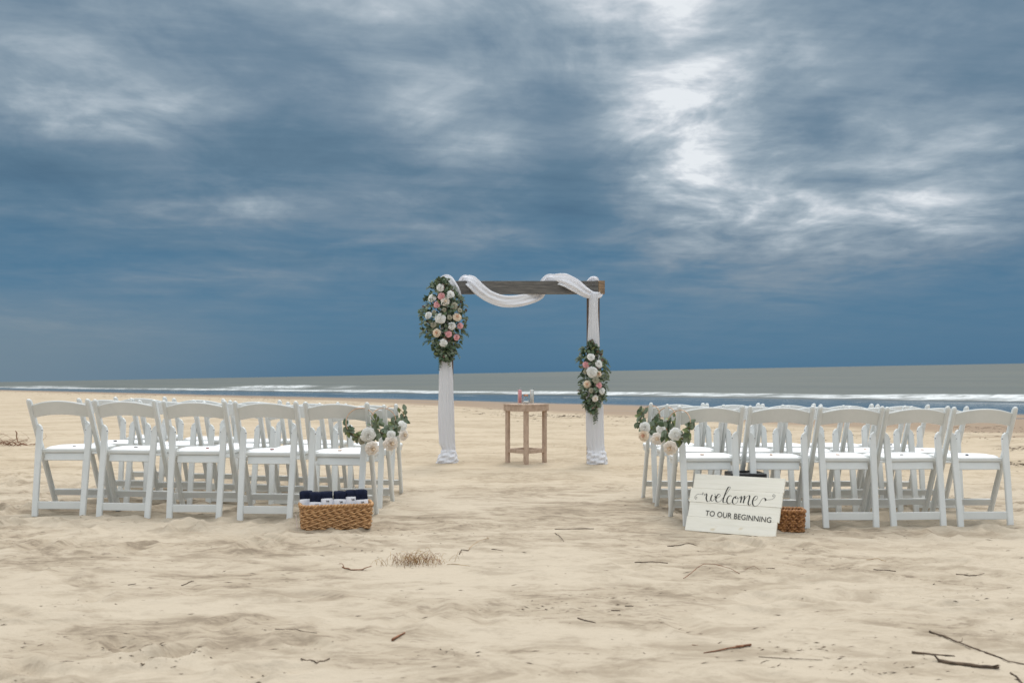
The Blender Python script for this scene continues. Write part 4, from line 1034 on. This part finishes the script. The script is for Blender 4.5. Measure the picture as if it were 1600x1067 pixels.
# root tangle at the far left
g = on_ground(12, 697); rr = random.Random(8); m = MB()
for i in range(46):
    x, y, z = rr.gauss(.0, .16), rr.gauss(0, .1), .01; pts = [Vector((x, y, z))]; a = rr.uniform(-.4, PI+.4); cur = rr.uniform(-.55, .55); el = rr.uniform(.2, 1.2)
    for k in range(rr.randint(6, 12)):
        a += cur+rr.uniform(-.35,.35); el += rr.uniform(-.4,.25); q_ = pts[-1]+Vector((math.cos(a)*.035, rr.uniform(-.015,.015), math.sin(el)*.024)); q_.z = max(.004, q_.z); pts.append(q_)
    r0_ = rr.uniform(.002, .005); m.tube(pts, [lerp(r0_, r0_*.35, k/(len(pts)-1)) for k in range(len(pts))], 5)
m.tube([(.10,0,.20),(.12,.0,.17),(.11,.01,.12),(.13,0,.06),(.20,0,.02),(.27,-.01,.005),(.34,0,.004)], [.004,.008,.007,.006,.006,.005,.003], 6)
o = m.build('root_tangle', M['twig_red']); o.location = g; tag(o, 'tangled reddish brown driftwood root at the far left edge', 'driftwood')
# scattered specks of wrack and small bits
def bits(name, label, n, fx, seed, mt, rmin=.003, rmax=.010, Lk=3.0):
    rr = random.Random(seed); P = [fx(rr) for _ in range(n)]
    zz = zg(np.array([p[0] for p in P]), np.array([p[1] for p in P])); m = MB()
    for (x, y), z in zip(P, zz):
        r_ = lerp(rmin, rmax, rr.random()**3); a = rr.gauss(0, .6); L_ = r_*rr.uniform(1, Lk); d_ = Vector((math.cos(a), math.sin(a), rr.uniform(-.1,.2)))*L_
        c = Vector((x, y, z+r_*.25)); s = Vector((-d_.y, d_.x, 0)).normalized()*r_*.4; up = Vector((s.x*rr.uniform(-.6,.6), 0, r_*.35))
        m.add([c-d_, c+s, c+d_, c-s, c+up], [(0,1,4),(1,2,4),(2,3,4),(3,0,4)])
    o = m.build(name, M[mt]); tag(o, label, 'debris', kind='stuff'); return o
def f_near(rr): return (rr.uniform(-4, 4), rr.uniform(2.8, 6.2))
bits('beach_debris', 'fine dark plant bits scattered over the foreground sand', 1100, f_near, 1, 'twig', .0012, .0065, 5)
def f_cl(rr):
    cx, cy = rr.choice([(-3.4,5.3),(-1.6,3.4),(2.6,3.9),(1.2,3.5),(-2.6,4.2),(-1.9,3.1),(.3,4.2),(2.9,4.6),(-.6,6.2),(-3.1,6.4)]); return (rr.gauss(cx, .35), rr.gauss(cy, .15))
bits('beach_debris', 'clustered brown plant bits in patches of foreground sand', 900, f_cl, 2, 'twig', .0012, .006, 5)
def f_mid(rr): return (rr.uniform(-7, 7), rr.uniform(6.2, 16))
CL = [(195,1018,.06),(262,1030,.07),(285,1022,.06),(232,1038,.06),(45,1055,.10),(485,1008,.05),(430,1052,.05),(20,968,.07),(90,945,.10),(700,1020,.05),(1240,1015,.12),(1330,1050,.10),(1120,930,.2),(1490,930,.15),(880,952,.12),(560,860,.12)]
def f_clod(rr):
    u, v, s_ = rr.choice(CL); c = G(u, v); return (rr.gauss(c.x, s_), rr.gauss(c.y, s_*.6))
bits('beach_debris', 'dark crumbly clods in footprints of the foreground sand', 420, f_clod, 9, 'weed', .0012, .008, 2.5)
def f_ch(rr):
    c = rr.choice(CH); return (rr.gauss(c['x'], .3), rr.gauss(c['Y']+.1, .3))
bits('beach_debris', 'dark bits of plant litter trodden in beneath the chairs', 520, f_ch, 12, 'twig', .002, .008, 4)
bits('beach_debris', 'brown plant bits scattered among and beyond the chairs', 520, f_mid, 3, 'twig', .003, .010, 4)
def f_wr(rr):       # wrack line, follows the shore
    a = rr.uniform(-70, 32); d_ = 12.6+rr.gauss(0, .9)+1.2*math.sin(a*.35); return (0+a*ta[0]-d_*tn[0], 46.7+a*ta[1]-d_*tn[1])
bits('seaweed_wrack', 'broken dark line of seaweed along the upper edge of damp sand', 1300, f_wr, 4, 'weed', .008, .028, 4)
def f_p1(rr):
    c = G(878, 650); return (rr.gauss(c.x, .9), rr.gauss(c.y, .5))
bits('seaweed_patch', 'dark low seaweed heap on the sand right of the table', 260, f_p1, 5, 'weed', .010, .035, 3)
def f_p2(rr):
    u, v, su = rr.choice([(1560,669,30),(1540,676,40),(1590,702,20),(1430,655,15),(1545,727,25),(1590,726,14),(1520,668,30)]); c = G(min(1680,rr.gauss(u, su)), v+rr.gauss(0,1.2)); return (c.x, c.y)
bits('seaweed_wrack', 'dark seaweed strips on the sand beyond the right-hand chairs', 420, f_p2, 6, 'weed', .006, .022, 4)
print('tris', sum(len(o.data.polygons) for o in bpy.data.objects if o.type == 'MESH'))
